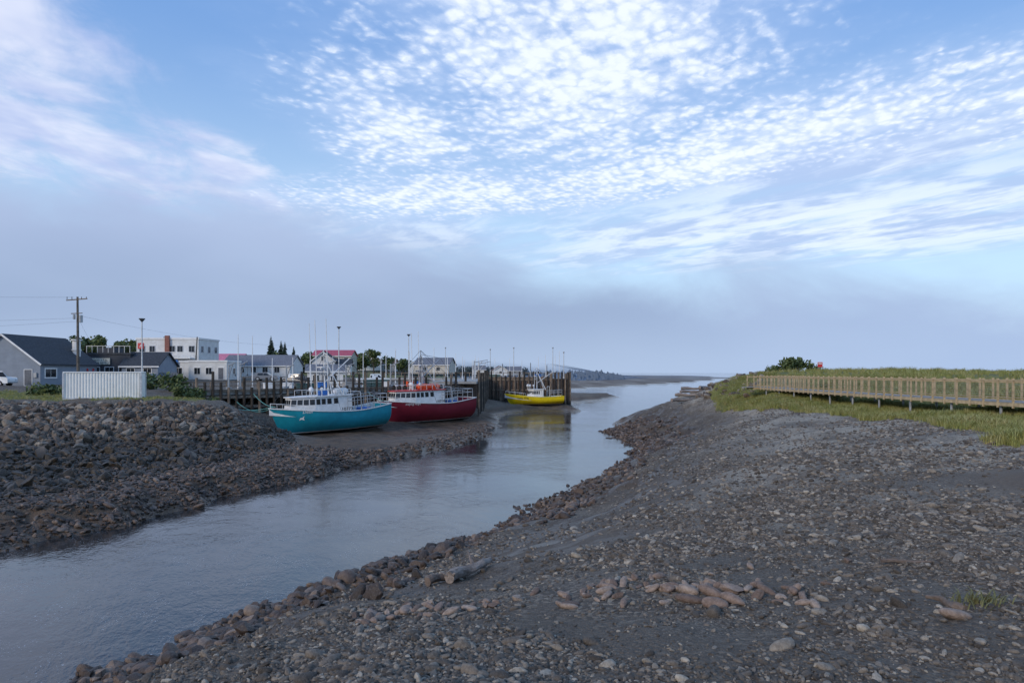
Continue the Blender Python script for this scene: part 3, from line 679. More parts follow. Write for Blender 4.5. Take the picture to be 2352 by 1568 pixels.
def wire(a,b_,sag,label,r=.009,mat=None,name='power_line',cat='cable'):
    b=MB(); a=Vector(a);c=Vector(b_); n=14
    pts=[a.lerp(c,i/n)-Vector((0,0,sag*4*(i/n)*(1-i/n))) for i in range(n+1)]
    b.tube(pts,r,4); o=b.obj(name,mat or WIRE); top(o,label,cat); return o
for k,(z0,z1) in enumerate([(17.0,17.6),(14.4,13.6),(14.0,12.0)]):
    wire((-54.6+.2*k,85,z0-.15),(-110,78+4*k,z1+.6),.6,"thin dark overhead cable running from the utility pole")
wire((-54,85,14.3),(-61.5,103,9.2),.5,"thin dark service cable to a building")
wire((-53.6,85,14.5),(-45,140,13),.9,"thin dark overhead cable crossing the village")
b=MB(); b.cyl((0,0,0),(.4,0,7.6),.15,.1,8); o=b.obj('wooden_post',pm('pole_wood',(.10,.085,.07),.9,2,.4,.4),loc=(-56.2,121,6.2)); top(o,"leaning old wooden pole beside the white annex","pole")

# ------------------------------------------------------------ trees
def leafmat(name,a,c):
    m,t,b=newmat(name); pos=t.new('ShaderNodeNewGeometry').outputs['Position']; n=t.noise(pos,1.1,4,.7)
    t.l.new(t.mix(t.smooth(n,.35,.65),a,c),b.inputs['Base Color']); b.inputs['Roughness'].default_value=.7; return m
LF1=leafmat('leaf_green',(.04,.07,.022),(.14,.17,.05)); LF2=leafmat('needle_green',(.02,.04,.025),(.055,.085,.05))
def broadleaf(loc,h,rad,seed,label,mat=LF1,name='tree',trunk=True,nl=900,cat='tree'):
    r=random.Random(seed); e=empty(name,loc,0,label,cat)
    if trunk:
        b=MB(); b.cyl((0,0,-.2),(0,0,h*.55),h*.03,h*.015,8)
        for k in range(6):
            a=r.uniform(0,6.28); b.cyl((0,0,h*r.uniform(.25,.5)),(math.cos(a)*rad*.6,math.sin(a)*rad*.6,h*r.uniform(.55,.8)),h*.012,h*.005,5)
        b.obj('trunk',BARK,e)
    b=MB(); cl=[]
    for k in range(11):
        a=r.uniform(0,6.28); d=rad*r.uniform(.1,.75); cl.append((math.cos(a)*d,math.sin(a)*d,h*r.uniform(.4 if trunk else .25,.86),rad*r.uniform(.3,.52)))
    sz=rad*.11
    for k in range(nl):
        c=cl[k%11]; v=Vector((r.gauss(0,1),r.gauss(0,1),r.gauss(0,1))).normalized()*c[3]*(r.random()**.35)
        p=Vector(c[:3])+Vector((v.x,v.y,v.z*.8)); q=Vector((r.gauss(0,1),r.gauss(0,1),r.gauss(0,1))).normalized(); q2=q.orthogonal().normalized()*sz*r.uniform(.6,1.3); q3=q.cross(q2).normalized()*sz*r.uniform(.4,1)
        b.quad([p-q2,p-q3,p+q2,p+q3])
    b.obj('crown',mat,e); return e
def conifer(loc,h,rad,seed,label,mat=LF2):
    r=random.Random(seed); e=empty('spruce_tree',loc,0,label,'tree','spruces in the village')
    b=MB(); b.cyl((0,0,-.2),(0,0,h*.97),h*.02,h*.003,7); b.obj('trunk',BARK,e)
    b=MB(); z=h*.1
    while z<h:
        f=1-(z/h); rr=rad*(f**.85)+.08; nb=int(9+7*f)
        for k in range(nb):
            a=r.uniform(0,6.28); l=rr*r.uniform(.6,1.15); w=l*.30+.08; dx,dy=math.cos(a),math.sin(a); dr=-l*r.uniform(.15,.45)
            b.quad([(0,0,z+.1),(dx*l*.55-dy*w,dy*l*.55+dx*w,z+dr*.6),(dx*l,dy*l,z+dr),(dx*l*.55+dy*w,dy*l*.55-dx*w,z+dr*.6)])
            b.quad([(0,0,z+.15),(dx*l*.5,dy*l*.5,z+dr*.2+w*.5),(dx*l,dy*l,z+dr),(dx*l*.5,dy*l*.5,z+dr*.8-w*.6)])
        z+=h*.035
    b.obj('crown',mat,e); return e
for i,(x,y,h) in enumerate([(-65.3,185,10.3),(-62.9,186,9.0),(-61.2,184,8.6),(-59.8,187,7.4),(-60.4,182,5.6),(-57.4,188,5.6),(-79,155,8.5),(-77.2,157,7.2)]):
    conifer((x,y,7.2),h,h*.24,i,"dark pointed spruce standing behind the houses")
for i,(x,y,h,rr) in enumerate([(-80,128,7.8,3.2),(-84,135,8,3.5),(-76,132,7,3),(-92,150,8.3,4),(-87,152,8,3.6),(-82,150,8.2,3.8),(-98,150,7.5,4),(-78,152,8.5,3.),(-38.5,190,7.5,2.6),(-35,192,5.5,2.2),(-56,196,5.5,2.5),(-53.5,186,6,2.5),(-70,200,7,3.5),(-33,205,5,3),(-48,212,7,4),(-63,215,7,4.5),(-55,185,6.5,2.8),(-43,200,6.5,3.2)]):
    broadleaf((x,y,6.8),h,rr,i+30,"leafy green tree among the village houses")
for i,(x,y,h,rr) in enumerate([(-33.5,72,1.3,1.5),(-31,71,1.0,1.2),(-44.5,69,1.0,1.6),(-48,70,1.1,1.8),(-36,75,1.5,1.6),(-39.5,80,1.8,2.2),(-45,84,1.8,2.4)]):
    broadleaf(onground(x,y),h,rr,i+80,"low green shrub growing on the river bank",LF1,'shrub',False,450,'shrub')
for i,(x,y,h,rr) in enumerate([(38.2,95,2.6,2.0),(40.2,95.5,2.2,1.7),(36.8,96,1.6,1.4),(42,96,1.5,1.4)]):
    broadleaf(onground(x,y,-.2),h,rr,i+90,"dense green bush on the crest of the dune",LF1,'bush',False,700,'bush')
# ------------------------------------------------------------ hill and forest
m,t,bs=newmat('hill_forest'); pos=t.new('ShaderNodeNewGeometry').outputs['Position']; n=t.noise(pos,.07,6,.7)
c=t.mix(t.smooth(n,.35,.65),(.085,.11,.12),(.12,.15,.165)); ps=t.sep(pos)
c=t.mix(t.smooth(ps[0],-250,150,.0,.85),c,(.24,.29,.36))  # fog haze painted into the hill colour, paler to the right
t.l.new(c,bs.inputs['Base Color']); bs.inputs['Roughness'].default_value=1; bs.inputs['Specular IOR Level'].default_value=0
al=t.smooth(t.math('ADD',ps[2],t.math('MULTIPLY',t.math('SUBTRACT',t.noise(pos,.014,4,.6),.5),16)),1,19,.88,0)  # fog imitated by alpha: hill turns transparent with height
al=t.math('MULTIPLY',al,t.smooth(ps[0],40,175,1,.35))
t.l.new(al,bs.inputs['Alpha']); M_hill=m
hx=np.arange(-900,230,8.); hy=np.arange(430,900,12.)
HX,HY=np.meshgrid(hx,hy); n_=HX.size
edge=np.clip((175-HX+(HY-700)*.12)/300,0,1)
front=np.clip((HY-470-vnoise(HX,HY,.01)*120-np.clip(HX+150,0,400)*.75)/150,0,1); HZ=60*edge**1.5*front**.8+vnoise(HX,HY,.02)*10*edge*front+vnoise(HX,HY,.09)*5*edge*front-1.2
HZ=np.minimum(HZ,28+vnoise(HX,HY,.03)*2)
V=np.stack([HX,HY,HZ],-1).reshape(-1,3); hn=len(hx); idx=np.arange(n_).reshape(len(hy),hn)
F=np.stack([idx[:-1,:-1],idx[:-1,1:],idx[1:,1:],idx[1:,:-1]],-1).reshape(-1,4)
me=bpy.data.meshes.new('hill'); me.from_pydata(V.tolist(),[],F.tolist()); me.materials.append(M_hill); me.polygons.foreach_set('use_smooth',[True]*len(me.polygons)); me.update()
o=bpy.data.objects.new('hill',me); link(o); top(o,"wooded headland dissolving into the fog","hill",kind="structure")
b=MB(); r=random.Random(4)
def Hh(x,y):
    i=int((x+900)/8); j=int((y-430)/12); return float(HZ[min(max(j,0),len(hy)-1),min(max(i,0),hn-1)])
for k in range(7000):
    x=r.uniform(-420,120); y=r.uniform(440,760); z=Hh(x,y)
    if z<.5 or z>7: continue
    h=r.uniform(2.0,4.0); rr=h*.7; i=len(b.v)
    b.v+=[(x+rr*math.cos(q*1.047)*r.uniform(.6,1.2),y+rr*math.sin(q*1.047)*r.uniform(.6,1.2),z-1+h*r.uniform(0,.35)) for q in range(6)]+[(x+r.gauss(0,.7),y,z+h)]
    for q in range(6): b.f.append((i+q,i+(q+1)%6,i+6)); b.m.append(0)
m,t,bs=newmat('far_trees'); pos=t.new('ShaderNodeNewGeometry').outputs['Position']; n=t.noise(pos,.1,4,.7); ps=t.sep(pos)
c=t.mix(t.smooth(n,.35,.65),(.07,.09,.095),(.10,.125,.135)); c=t.mix(t.smooth(ps[0],-250,100,.0,.85),c,(.19,.23,.285))  # second mix paints pale haze into the far tree colour
t.l.new(c,bs.inputs['Base Color']); bs.inputs['Roughness'].default_value=1; bs.inputs['Specular IOR Level'].default_value=0
nv=t.new('ShaderNodeCombineXYZ'); nv.inputs[2].default_value=.6; nv.inputs[1].default_value=-.8
t.l.new(nv.outputs[0],bs.inputs['Normal'])
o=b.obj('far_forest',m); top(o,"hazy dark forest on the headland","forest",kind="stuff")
b=MB()
for k in range(1400):
    u=r.random(); x=-150+u*165+r.gauss(0,6); y=265+u*130+r.gauss(0,18); z=5.5; h=r.uniform(4.,9)*(1-.5*u)
    if x>8: h*=.55
    rr=h*.45
    for q in range(10):
        p=Vector((x+r.gauss(0,rr*.5),y+r.gauss(0,rr*.5),z+h*r.uniform(.1,.95))); s=rr*r.uniform(.25,.5)
        v=[Vector((r.gauss(0,1),r.gauss(0,1),r.gauss(0,1))).normalized()*s for _ in range(3)]
        b.quad([p+v[0],p+v[1],p+v[2]]); b.quad([p-v[0],p+v[2],p-v[1]])
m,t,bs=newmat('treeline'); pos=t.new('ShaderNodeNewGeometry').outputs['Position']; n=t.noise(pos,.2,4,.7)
c=t.mix(t.smooth(n,.35,.65),(.03,.045,.04),(.065,.085,.07)); c=t.mix(t.smooth(t.sep(pos)[1],260,400,0.08,.6),c,(.13,.16,.20)); t.l.new(c,bs.inputs['Base Color']); bs.inputs['Roughness'].default_value=1; bs.inputs['Specular IOR Level'].default_value=0  # bluish distance haze painted into the leaf colour along Y
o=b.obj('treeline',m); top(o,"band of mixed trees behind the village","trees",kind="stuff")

# ------------------------------------------------------------ wharf
d=Vector((27.5,24.5,0)).normalized(); nrm=Vector((-d.y,d.x,0))
P0=Vector((-35,75.2,0)); P1=P0+d*37.6
e=empty('wharf',(P0.x,P0.y,0),0,"long timber pile wharf with grey deck and dark pilings","wharf")
def Lc(v): return (v.x-P0.x,v.y-P0.y,v.z)
ZD=5.3
def prism(name,poly,z0,z1,mat,par):
    b=MB(); n=len(poly); b.v=[(p[0]-P0.x,p[1]-P0.y,z0) for p in poly]+[(p[0]-P0.x,p[1]-P0.y,z1) for p in poly]
    b.f=[tuple(reversed(range(n))),tuple(range(n,2*n))]+[(i,(i+1)%n,(i+1)%n+n,i+n) for i in range(n)]; b.m=[0]*len(b.f)
    return b.obj(name,mat,par)
back=P0+nrm*7
prism('deck',[(P0.x,P0.y),(P1.x,P1.y),(P1.x-2,146),(-36,146),(-44,100),(back.x,back.y)],ZD-.35,ZD,GREYWOOD,e)
b=MB(); a=P0+Vector((0,0,ZD+.15)); c=P1+Vector((0,0,ZD+.15)); b.beam(Lc(a),Lc(c),.28,.28); b.obj('kerb_beam',WOOD,e)
for zz in(ZD-.6,3.6,2.2):
    b=MB(); b.beam(Lc(P0+Vector((0,0,zz))-nrm*.1),Lc(P1+Vector((0,0,zz))-nrm*.1),.22,.32); b.obj('wale_beam',WOOD,e)
for i in range(44):
    p=P0+d*(i*.87+.2)-nrm*.15; topz=ZD+random.choice([.2,.5,1.1,1.6,2.0,2.3])
    b=MB(); b.cyl(Lc(p+Vector((random.gauss(0,.06),0,.2))),Lc(p+Vector((0,0,topz))),.19,.16,8); b.obj('pile',WOOD if i%4==0 else DWOOD,e)
b=MB()
for i in range(11):
    p=P0+d*(i*3.4+.3)+nrm*.3; q=P0+d*(i*3.4+3.2)+nrm*.3; b.beam(Lc(p+Vector((0,0,1.4))),Lc(q+Vector((0,0,4.6))),.16,.16)
    for w in(2.2,4.4): b.cyl(Lc(p+nrm*w+Vector((0,0,.5))),Lc(p+nrm*w+Vector((0,0,ZD))),.17,.15,7)
b.obj('bracing',DWOOD,e)
b=MB()
for i in range(20):
    p=P0+nrm*6.5+d*(i*1.9); b.beam(Lc(p+Vector((0,0,ZD))),Lc(p+Vector((0,0,ZD+1.05))),.12,.12)
b.beam(Lc(P0+nrm*6.5+Vector((0,0,ZD+1.05))),Lc(P0+nrm*6.5+d*36+Vector((0,0,ZD+1.05))),.12,.14); b.beam(Lc(P0+nrm*6.5+Vector((0,0,ZD+.55))),Lc(P0+nrm*6.5+d*36+Vector((0,0,ZD+.55))),.06,.12); b.obj('railing',WOOD,e)
ex=empty('breakwater_wharf',(0,145,0),0,"tall outer wharf arm faced with vertical brown timbers","wharf")
ZB=6.25
sheet,t,bs=newmat('sheet_timber'); co=t.new('ShaderNodeTexCoord').outputs['Object']; pz=t.sep(co)
strip=t.noise(t.comb(t.math('MULTIPLY',pz[0],3.2),t.math('MULTIPLY',pz[1],3.2),t.math('MULTIPLY',pz[2],.15)),1.,3,.6)
c=t.mix(t.smooth(strip,.35,.65),(.06,.038,.027),(.20,.125,.083)); c=t.mix(t.smooth(t.math('ADD',pz[2],t.noise(co,.6,3,.6)),2.2,3.8,1,0),c,(.03,.027,.02)); t.l.new(c,bs.inputs['Base Color']); bs.inputs['Roughness'].default_value=.8
b=MB()
def wallseg(x0,y0,x1,y1):
    L=math.hypot(x1-x0,y1-y0); n=int(L/.32)
    for i in range(n):
        f=(i+.5)/n; x=x0+(x1-x0)*f; y=y0+(y1-y0)*f
        b.cyl((x,y-145,-.5),(x,y-145,ZB-.1+random.uniform(-.06,.06)),.17,.17,6)
wallseg(-8.5,146,8.6,146); wallseg(8.6,146,8.6,141); wallseg(8.6,141,11.6,141); wallseg(11.6,141,11.6,153)
wallseg(P1.x-.3,P1.y,-5.4,122); wallseg(-5.4,122,-5.0,146)
b.obj('wall',sheet,ex)
b=MB(); b.box(-40,11.4,1.15,8,ZB-.4,ZB); b.box(8.8,11.4,-3.8,1.148,ZB-.4,ZB); b.box(-12,-5.2,-46,1.148,ZB-.4,ZB-.05); b.obj('deck',CONC,ex)
b=MB(); b.box(-8.4,8.4,.75,1.05,ZB,ZB+.3); b.box(-8.4,8.2,.62,.8,3.6,3.9); b.box(-8.4,8.2,.62,.8,ZB-.5,ZB-.1); b.obj('kerb_beam',WOOD,ex)
for i in range(17):
    x=-8.4+i*1.0
    b=MB(); b.cyl((x,.6,-.4),(x,.6,ZB+random.choice([.5,.9,1.4,1.5])),.2,.17,8); b.obj('pile',DWOOD if i%3 else WOOD,ex)
for i in range(14):
    y=-43+i*3.3
    b=MB(); b.cyl((-4.95,y,-.4),(-4.95,y,ZB+random.choice([.6,1.2,1.6])),.2,.17,8); b.obj('pile',DWOOD if i%3 else WOOD,ex)
for i,(x,y) in enumerate([(8.2,-4.2),(8.9,-4.4),(9.6,-4.4),(10.3,-4.4),(11.0,-4.4),(11.6,-4.4),(12.0,-4.2),(12.1,-3),(12.1,-1.6),(12.1,-.4),(12.1,.8),(12.1,2),(12.1,3.6),(12.1,5.2),(8.1,-2.8),(8.1,-1.4)]):
    b=MB(); b.cyl((x,y,-.6),(x,y,ZB+1.35+random.uniform(-.35,.1)),.2,.18,8); b.obj('pile',DWOOD if i%2 else WOOD,ex)
b=MB()
for i in range(26): b.beam((-38+i*1.9,7.6,ZB),(-38+i*1.9,7.6,ZB+1.1),.14,.14)
b.box(-38,10,7.55,7.65,ZB+1.1,ZB+1.22); b.obj('railing',WOOD,ex)
TRAP,t,bs=newmat('trap_mesh'); co=t.new('ShaderNodeTexCoord').outputs['Object']
vv=t.sep(co); g1=t.math('FRACT',t.math('MULTIPLY',vv[0],6)); g2=t.math('FRACT',t.math('MULTIPLY',vv[2],6)); gg=t.math('MAXIMUM',t.math('GREATER_THAN',g1,.75),t.math('GREATER_THAN',g2,.75))
t.l.new(t.mix(gg,(.02,.03,.025),(.14,.24,.19)),bs.inputs['Base Color'])
def traps(x,y,z,nx_,nz_,rot,label):
    e=empty('trap_stack',(x,y,z),rot,label,'lobster traps','stacks of lobster traps on the wharf')
    for i in range(nx_):
        for k in range(nz_):
            b=MB(); x0=i*1.02; b.box(x0-.47,x0+.47,-.3,.3,k*.4+.02,k*.4+.38); b.obj('trap',TRAP,e)
dirang=math.atan2(d.y,d.x)
traps(-20.5,96.5,ZD,4,3,dirang,"stacked green wire lobster traps on the wharf")
traps(-14,104,ZD,2,3,dirang,"stacked green wire lobster traps on the wharf")
traps(-6,147.5,ZB,4,2,0,"stacked wire lobster traps on the outer wharf")
traps(-28,90,ZD,3,2,dirang,"small stack of lobster traps on the wharf")
def hoist(x,y,z,h,rot,label):
    e=empty('loading_hoist',(x,y,z),rot,label,'hoist','steel hoists on the wharf')
    b=MB(); b.cyl((0,0,0),(0,0,h),.11,.09,8); b.box(-.25,.25,-.25,.25,0,.5); b.obj('mast',STEEL,e)
    b=MB(); b.cyl((0,0,h*.92),(2.2,0,h*1.05),.07,.06,6); b.cyl((0,0,h*.5),(1.3,0,h*.98),.05,.05,6); b.obj('boom',STEEL,e)
    b=MB(); b.cyl((2.15,0,h*1.04),(2.15,0,h*.6),.015,.015,4); b.sph((2.15,0,h*.58),.1); b.obj('hook',DSTEEL,e)
for q in[(-31.5,79.2,3.3),(-27.5,83.2,3.0),(-21.5,88.4,3.2),(-16.5,92.8,3.4),(-12.6,96.6,3.2),(-33.2,80,3.2),(-24.2,90,3.6)]: hoist(q[0],q[1],ZD,q[2],-math.pi/2+dirang,"grey steel loading hoist at the wharf edge")
for q in[(-2,147,3.),(4,147,3.2),(7.5,147,2.8),(-6.2,112,3.2),(-6.2,128,3.2)]: hoist(q[0],q[1],ZB-.05,q[2],-1.6 if q[1]>140 else 0,"steel loading hoist on the outer wharf")
for i,(x,y,zt) in enumerate([(-34.5,86,12.3),(-32.7,86,12.1),(-19.2,104,10.4),(-17.6,103,10.8),(-18.4,108,11.2),(-7.4,128,9.8),(-9.8,135,10.6),(-13.2,140,11.),(-.5,151,10.6),(5.8,150,10.9),(2.2,152,10.2),(7.4,151,11.4),(-3.8,152,10.8),(-24,125,11.),(-30.5,95,9.6),(-29,98,9.2),(-26.5,101,10.),(10.4,150,12.2),(9.6,152,11.2),(-12.2,148,11.6),(-10.4,150,10.4),(-8,149,11.2),(-21.8,100,10.2),(-14.2,108,10.4),(-10.6,112,9.8),(-31.6,90,9.4),(-12.8,112,11.6),(-6.4,118,9.8),(-6.6,134,10.4)]):
    z0=(ZB-.05 if x>-12 and y>101 else ZD) if y<146 else ZB
    b=MB(); b.cyl((0,0,0),(0,0,zt-z0),.07,.045,6); b.cyl((0,0,0),(0,0,.5),.11,.11,6); o=b.obj('mast_pole',WHITE,loc=(x,y,z0)); top(o,"slender white mast standing on the wharf","pole","slender masts on the wharf")
for i,(x,y,r_,c_) in enumerate([(-25,90,.3,BLUEP),(-18,98,.1,WHITE),(-15.2,100.5,.8,ORANGE),(-30.3,85,.5,WHITE),(-13.5,101,.3,BLUEP),(-4,149,0,WHITE),(2,149,.2,CONC),(-22.5,93.5,.6,CONC),(-28.5,86.8,.2,WHITE),(-14,110,.4,WHITE),(5.5,148.6,.3,BLUEP)]):
    z_=ZB if y>140 else ZD; e=empty('fish_bin',(x,y,z_),r_,"insulated fish bin standing on the wharf deck","bin","fish bins on the wharf")
    b=MB(); b.box(-.6,.6,-.5,.5,.1,.8); b.box(-.5,-.3,-.5,.5,0,.1); b.box(.3,.5,-.5,.5,0,.1); b.obj('bin_body',c_,e,bevel=.05); b=MB(); b.box(-.64,.64,-.54,.54,.8,.9); b.obj('lid',c_,e,bevel=.03)
# ------------------------------------------------------------ boats
def boat(name,label,bow,stern,z,L,B,wl,hullcol,botcol,pitch=0.,smid=2.25,rb=.95,rs=.35,stripe=(.85,.85,.82),house_=(.42,-.13),cabh=1.75,seed=1,texts=(),small=False,heel=0.,sheercol=None,fish=False,red=False):
    bow=Vector(bow);stern=Vector(stern); c=(bow+stern)/2; h=bow-stern; ang=math.atan2(h.y,h.x)
    e=empty(name,(c.x,c.y,z),ang,label,'fishing boat','fishing boats aground at the wharf'); e.rotation_euler=(heel,pitch,ang)
    m,t,bs=newmat('hull_'+name+label[:4]); co=t.new('ShaderNodeTexCoord').outputs['Object']; zz=t.sep(co)[2]
    n=t.noise(co,1.2,6,.65); st=t.noise(t.mapping(co,scale=(3,3,.3)),2.,4,.6)
    cc=t.mix(t.smooth(n,.3,.75),tuple(x*.78 for x in hullcol),hullcol); cc=t.mix(t.smooth(st,.55,.8,0,.45),cc,tuple(x*.4+.03 for x in hullcol))
    cc=t.mix(t.math('GREATER_THAN',zz,wl+.09),stripe,cc)
    bc=t.mix(n,tuple(x*.5 for x in botcol),botcol); cc=t.mix(t.math('GREATER_THAN',zz,wl),bc,cc)
    t.l.new(cc,bs.inputs['Base Color']); bs.inputs['Roughness'].default_value=.38
    NS=36
    def par(tt):
        b_=B/2*((.90+.10*math.sin(math.pi*min(tt/.55,1)*.5)) if tt<.55 else max(.012,1-((tt-.55)/.45)**2.6))
        s_=smid+(rb*((tt-.35)/.65)**1.8 if tt>.35 else rs*((.35-tt)/.35)**1.5)
        zk=.35*max(0,1-tt/.45)**1.3+(0 if tt<.86 else s_*.42*((tt-.86)/.14)**2.2)
        k=3.8 if tt<.4 else 3.8-2.4*((tt-.4)/.6)
        return b_,s_,zk,k
    def half(x,zq):
        tt=min(max((x+L/2)/L,0),1); b_,s_,zk,k=par(tt); u=min(max((zq-zk)/(s_-zk),0),1); return b_*(1-(1-u)**k)
    NR=12; mb=MB(); rows=[]
    for i in range(NS+1):
        tt=(i/NS)**.9; b_,s_,zk,k=par(tt); r1=[]
        for j in range(NR+1):
            u=(j/NR)**1.3; r1.append((-L/2+L*tt+(.06*L*u*max(0,(tt-.8)/.2)),b_*(1-(1-u)**k),zk+(s_-zk)*u))
        rows.append(r1)
    for side in(1,-1):
        base=len(mb.v)
        for r1 in rows: mb.v+=[(p[0],p[1]*side,p[2]) for p in r1]
        for i in range(NS):
            for j in range(NR):
                a=base+i*(NR+1)+j; q=(a,a+1,a+NR+2,a+NR+1); mb.f.append(q if side==1 else q[::-1]); mb.m.append(0)
    tr=[(p[0],p[1],p[2]) for p in rows[0]]+[(p[0],-p[1],p[2]) for p in rows[0][:0:-1]]
    mb.quad(tr)
    mb.box(-L*.44,L*.30,-.09,.09,-.28,.5)
    hull=mb.obj('hull',m,e,smooth=True)
    md=hull.modifiers.new('w','WELD'); md.merge_threshold=.004
    md=hull.modifiers.new('es','EDGE_SPLIT'); md.split_angle=math.radians(40)
    bi=MB()
    for i in range(NS):
        for side in(1,-1):
            a,b2=rows[i][-1],rows[i+1][-1]
            A=(a[0],a[1]*side,a[2]);B2=(b2[0],b2[1]*side,b2[2]); ia=(a[0],max(a[1]-.12,0)*side,a[2]);ib=(b2[0],max(b2[1]-.12,0)*side,b2[2])
            bi.quad([A,B2,ib,ia]); bi.quad([ia,ib,(ib[0],ib[1],ib[2]-.75),(ia[0],ia[1],ia[2]-.75)])
        a,b2=rows[i][-1],rows[i+1][-1]
        bi.quad([(a[0],-max(a[1]-.12,0),a[2]-.7),(b2[0],-max(b2[1]-.12,0),b2[2]-.7),(b2[0],max(b2[1]-.12,0),b2[2]-.7),(a[0],max(a[1]-.12,0),a[2]-.7)],1)
    bi.obj('deck',[WHITE,pm('deck_grey',(.3,.33,.35),.7)],e)
    rr=MB()
    for side in(1,-1): 
        pts=[(r_[-1][0],(r_[-1][1]+.02)*side,r_[-1][2]+.01) for r_ in rows[::2]]
        for a,c2 in zip(pts[:-1],pts[1:]): rr.beam(a,c2,.12,.10)
    a=rows[0][-1]; rr.beam((a[0],-a[1],a[2]),(a[0],a[1],a[2]),.12,.1)
    rr.obj('rub_rail',sheercol or WHITE,e)
    zf=smid-.3; x1=house_[0]*L; x0=house_[1]*L; xm=x0+(x1-x0)*.62; w=B*.36; wf=B*.17
    zt=smid+cabh
    plan=[(x0,-w),(xm,-w),(x1,-wf),(x1,wf),(xm,w),(x0,w)]
    hb=MB(); n=6
    hb.v=[(p[0],p[1],zf) for p in plan]+[((p[0]-(.35 if i in(2,3) else 0)),p[1]*.95,zt) for i,p in enumerate(plan)]
    hb.f=[tuple(reversed(range(n))),tuple(range(n,2*n))]+[(i,(i+1)%n,(i+1)%n+n,i+n) for i in range(n)]; hb.m=[0]*len(hb.f)
    hs=hb.obj('deckhouse',WHITE,e,bevel=.04)
    hb=MB(); top_=[((p[0]+(.15 if i in(2,3) else 0)-(.1 if i in(0,5) else 0)-(.3 if i in(2,3) else 0)),p[1]*1.05) for i,p in enumerate(plan)]
    hb.v=[(p[0],p[1],zt+.01) for p in top_]+[(p[0],p[1],zt+.12) for p in top_]; hb.f=[tuple(reversed(range(n))),tuple(range(n,2*n))]+[(i,(i+1)%n,(i+1)%n+n,i+n) for i in range(n)]; hb.m=[0]*len(hb.f)
    hb.obj('cabin_roof',REDP if red else WHITE,e)
    zb0,zb1=zt-.78,zt-.25
    def wallwin(i,u0,u1,za=zb0,zb=zb1):
        a=Vector((*plan[i],zf)); b2=Vector((*plan[(i+1)%n],zf)); ta=Vector(hs.data.vertices[i+n].co); tb=Vector(hs.data.vertices[(i+1)%n+n].co)
        def pt(u,z_):
            f=(z_-zf)/(zt-zf); return a.lerp(b2,u).lerp(ta.lerp(tb,u),f)
        q=[pt(u0,za),pt(u1,za),pt(u1,zb),pt(u0,zb)]; nn=(q[1]-q[0]).cross(q[3]-q[0]).normalized()
        mid_=(q[0]+q[2])/2
        if nn.dot(Vector((mid_.x-(x0+x1)/2,mid_.y,0)))<0: nn=-nn
        b=MB(); b.quad([p+nn*.03 for p in q],0)
        cc=sum(q,Vector())/4; qo=[cc+(p-cc)*1.0+((p-cc).normalized())*.06 for p in q]
        b.quad([p+nn*.02 for p in qo],1); b.obj('window',[GLASS,pm('win_gasket',(.12,.12,.12),.6)],hs)
    for i in(1,2,3):
        k=4 if i!=2 else 3
        for j in range(k): wallwin(i,(j+.14)/k,(j+.86)/k)
    for i in(0,4):
        for u0,u1 in [(.03,.12),(.17,.26),(.32,.42),(.5,.6)]:
            if i==4: wallwin(i,u0,u1)
            else: wallwin(i,1-u1,1-u0)
    mt=MB(); mx=x0+(x1-x0)*.35
    H=5.4*(L/13.5)
    mt.cyl((mx,0,zt),(mx,0,zt+H),.09,.06,7); mt.cyl((mx-1.6,-w*.8,zt),(mx,0,zt+H*.85),.06,.05,6); mt.cyl((mx-1.6,w*.8,zt),(mx,0,zt+H*.85),.06,.05,6)
    mt.cyl((mx,0,zt+H*.3),(mx-3.2,0,zt+H*.8),.07,.06,6); mt.cyl((mx,-.9,zt+H*.7),(mx,.9,zt+H*.7),.05,.05,6); mt.cyl((mx,-.6,zt+H*.45),(mx,.6,zt+H*.45),.05,.05,6)
    mt.obj('mast',WHITE if not red else STEEL,e)
    ry=MB(); ry.tube([(mx,0,zt+H),(x1+1.2,0,zt-.2)],.022,4); ry.tube([(mx,0,zt+H),(-L*.47,-w,smid+.5)],.022,4); ry.tube([(mx,0,zt+H),(-L*.47,w,smid+.5)],.022,4); ry.tube([(mx,0,zt+H*.9),(mx-3.2,0,zt+H*.8)],.022,4); ry.tube([(mx-3.2,0,zt+H*.8),(-L*.47,0,smid+.6)],.022,4)
    for yy in(-1,1): ry.tube([(mx,0,zt+H*.9),(mx+1.4,yy*w,zt+.1)],.022,4); ry.tube([(mx,0,zt+H*.9),(mx-.8,yy*B*.48,smid+.1)],.022,4)
    ry.obj('rigging',DSTEEL,e)
    if not small:
        for k,(ax,ay,ah) in enumerate([(mx+1.6,w*.8,8.6),(mx+1.0,-w*.8,8.4),(mx+.3,w*.85,8.8)] if not red else [(mx+2.3,w*.8,7.6),(mx-.6,-w*.8,8.0),(mx+1.2,-w*.5,5.2)]):
            b=MB(); b.cyl((ax,ay,zt+.1),(ax,ay,zt+ah),.06,.04,5); b.cyl((ax,ay,zt+.1),(ax,ay,zt+1.0),.08,.08,6); b.obj('antenna',WHITE,e)
    else:
        b=MB(); b.cyl((mx+.6,w*.5,zt+.1),(mx+.6,w*.5,zt+4.5),.05,.03,5); b.obj('antenna',WHITE,e)
    b=MB(); b.box(mx+.35,mx+.55,-.7,.7,zt+H*.62,zt+H*.62+.12); b.cyl((mx+.1,0,zt+H*.6),(mx+.45,0,zt+H*.6),.12,.12,8); b.obj('radar',WHITE,e)
    for k,(ax,ay,rd) in enumerate([(mx+1.9,.5,.28),(mx+1.3,-.7,.22),(mx+.8,.9,.2)]):
        b=MB(); b.cyl((ax,ay,zt+.12),(ax,ay,zt+.7),.05,.05,6); b.sph((ax,ay,zt+.85),rd,0,1.1); b.obj('satellite_dome',WHITE,e,smooth=True)
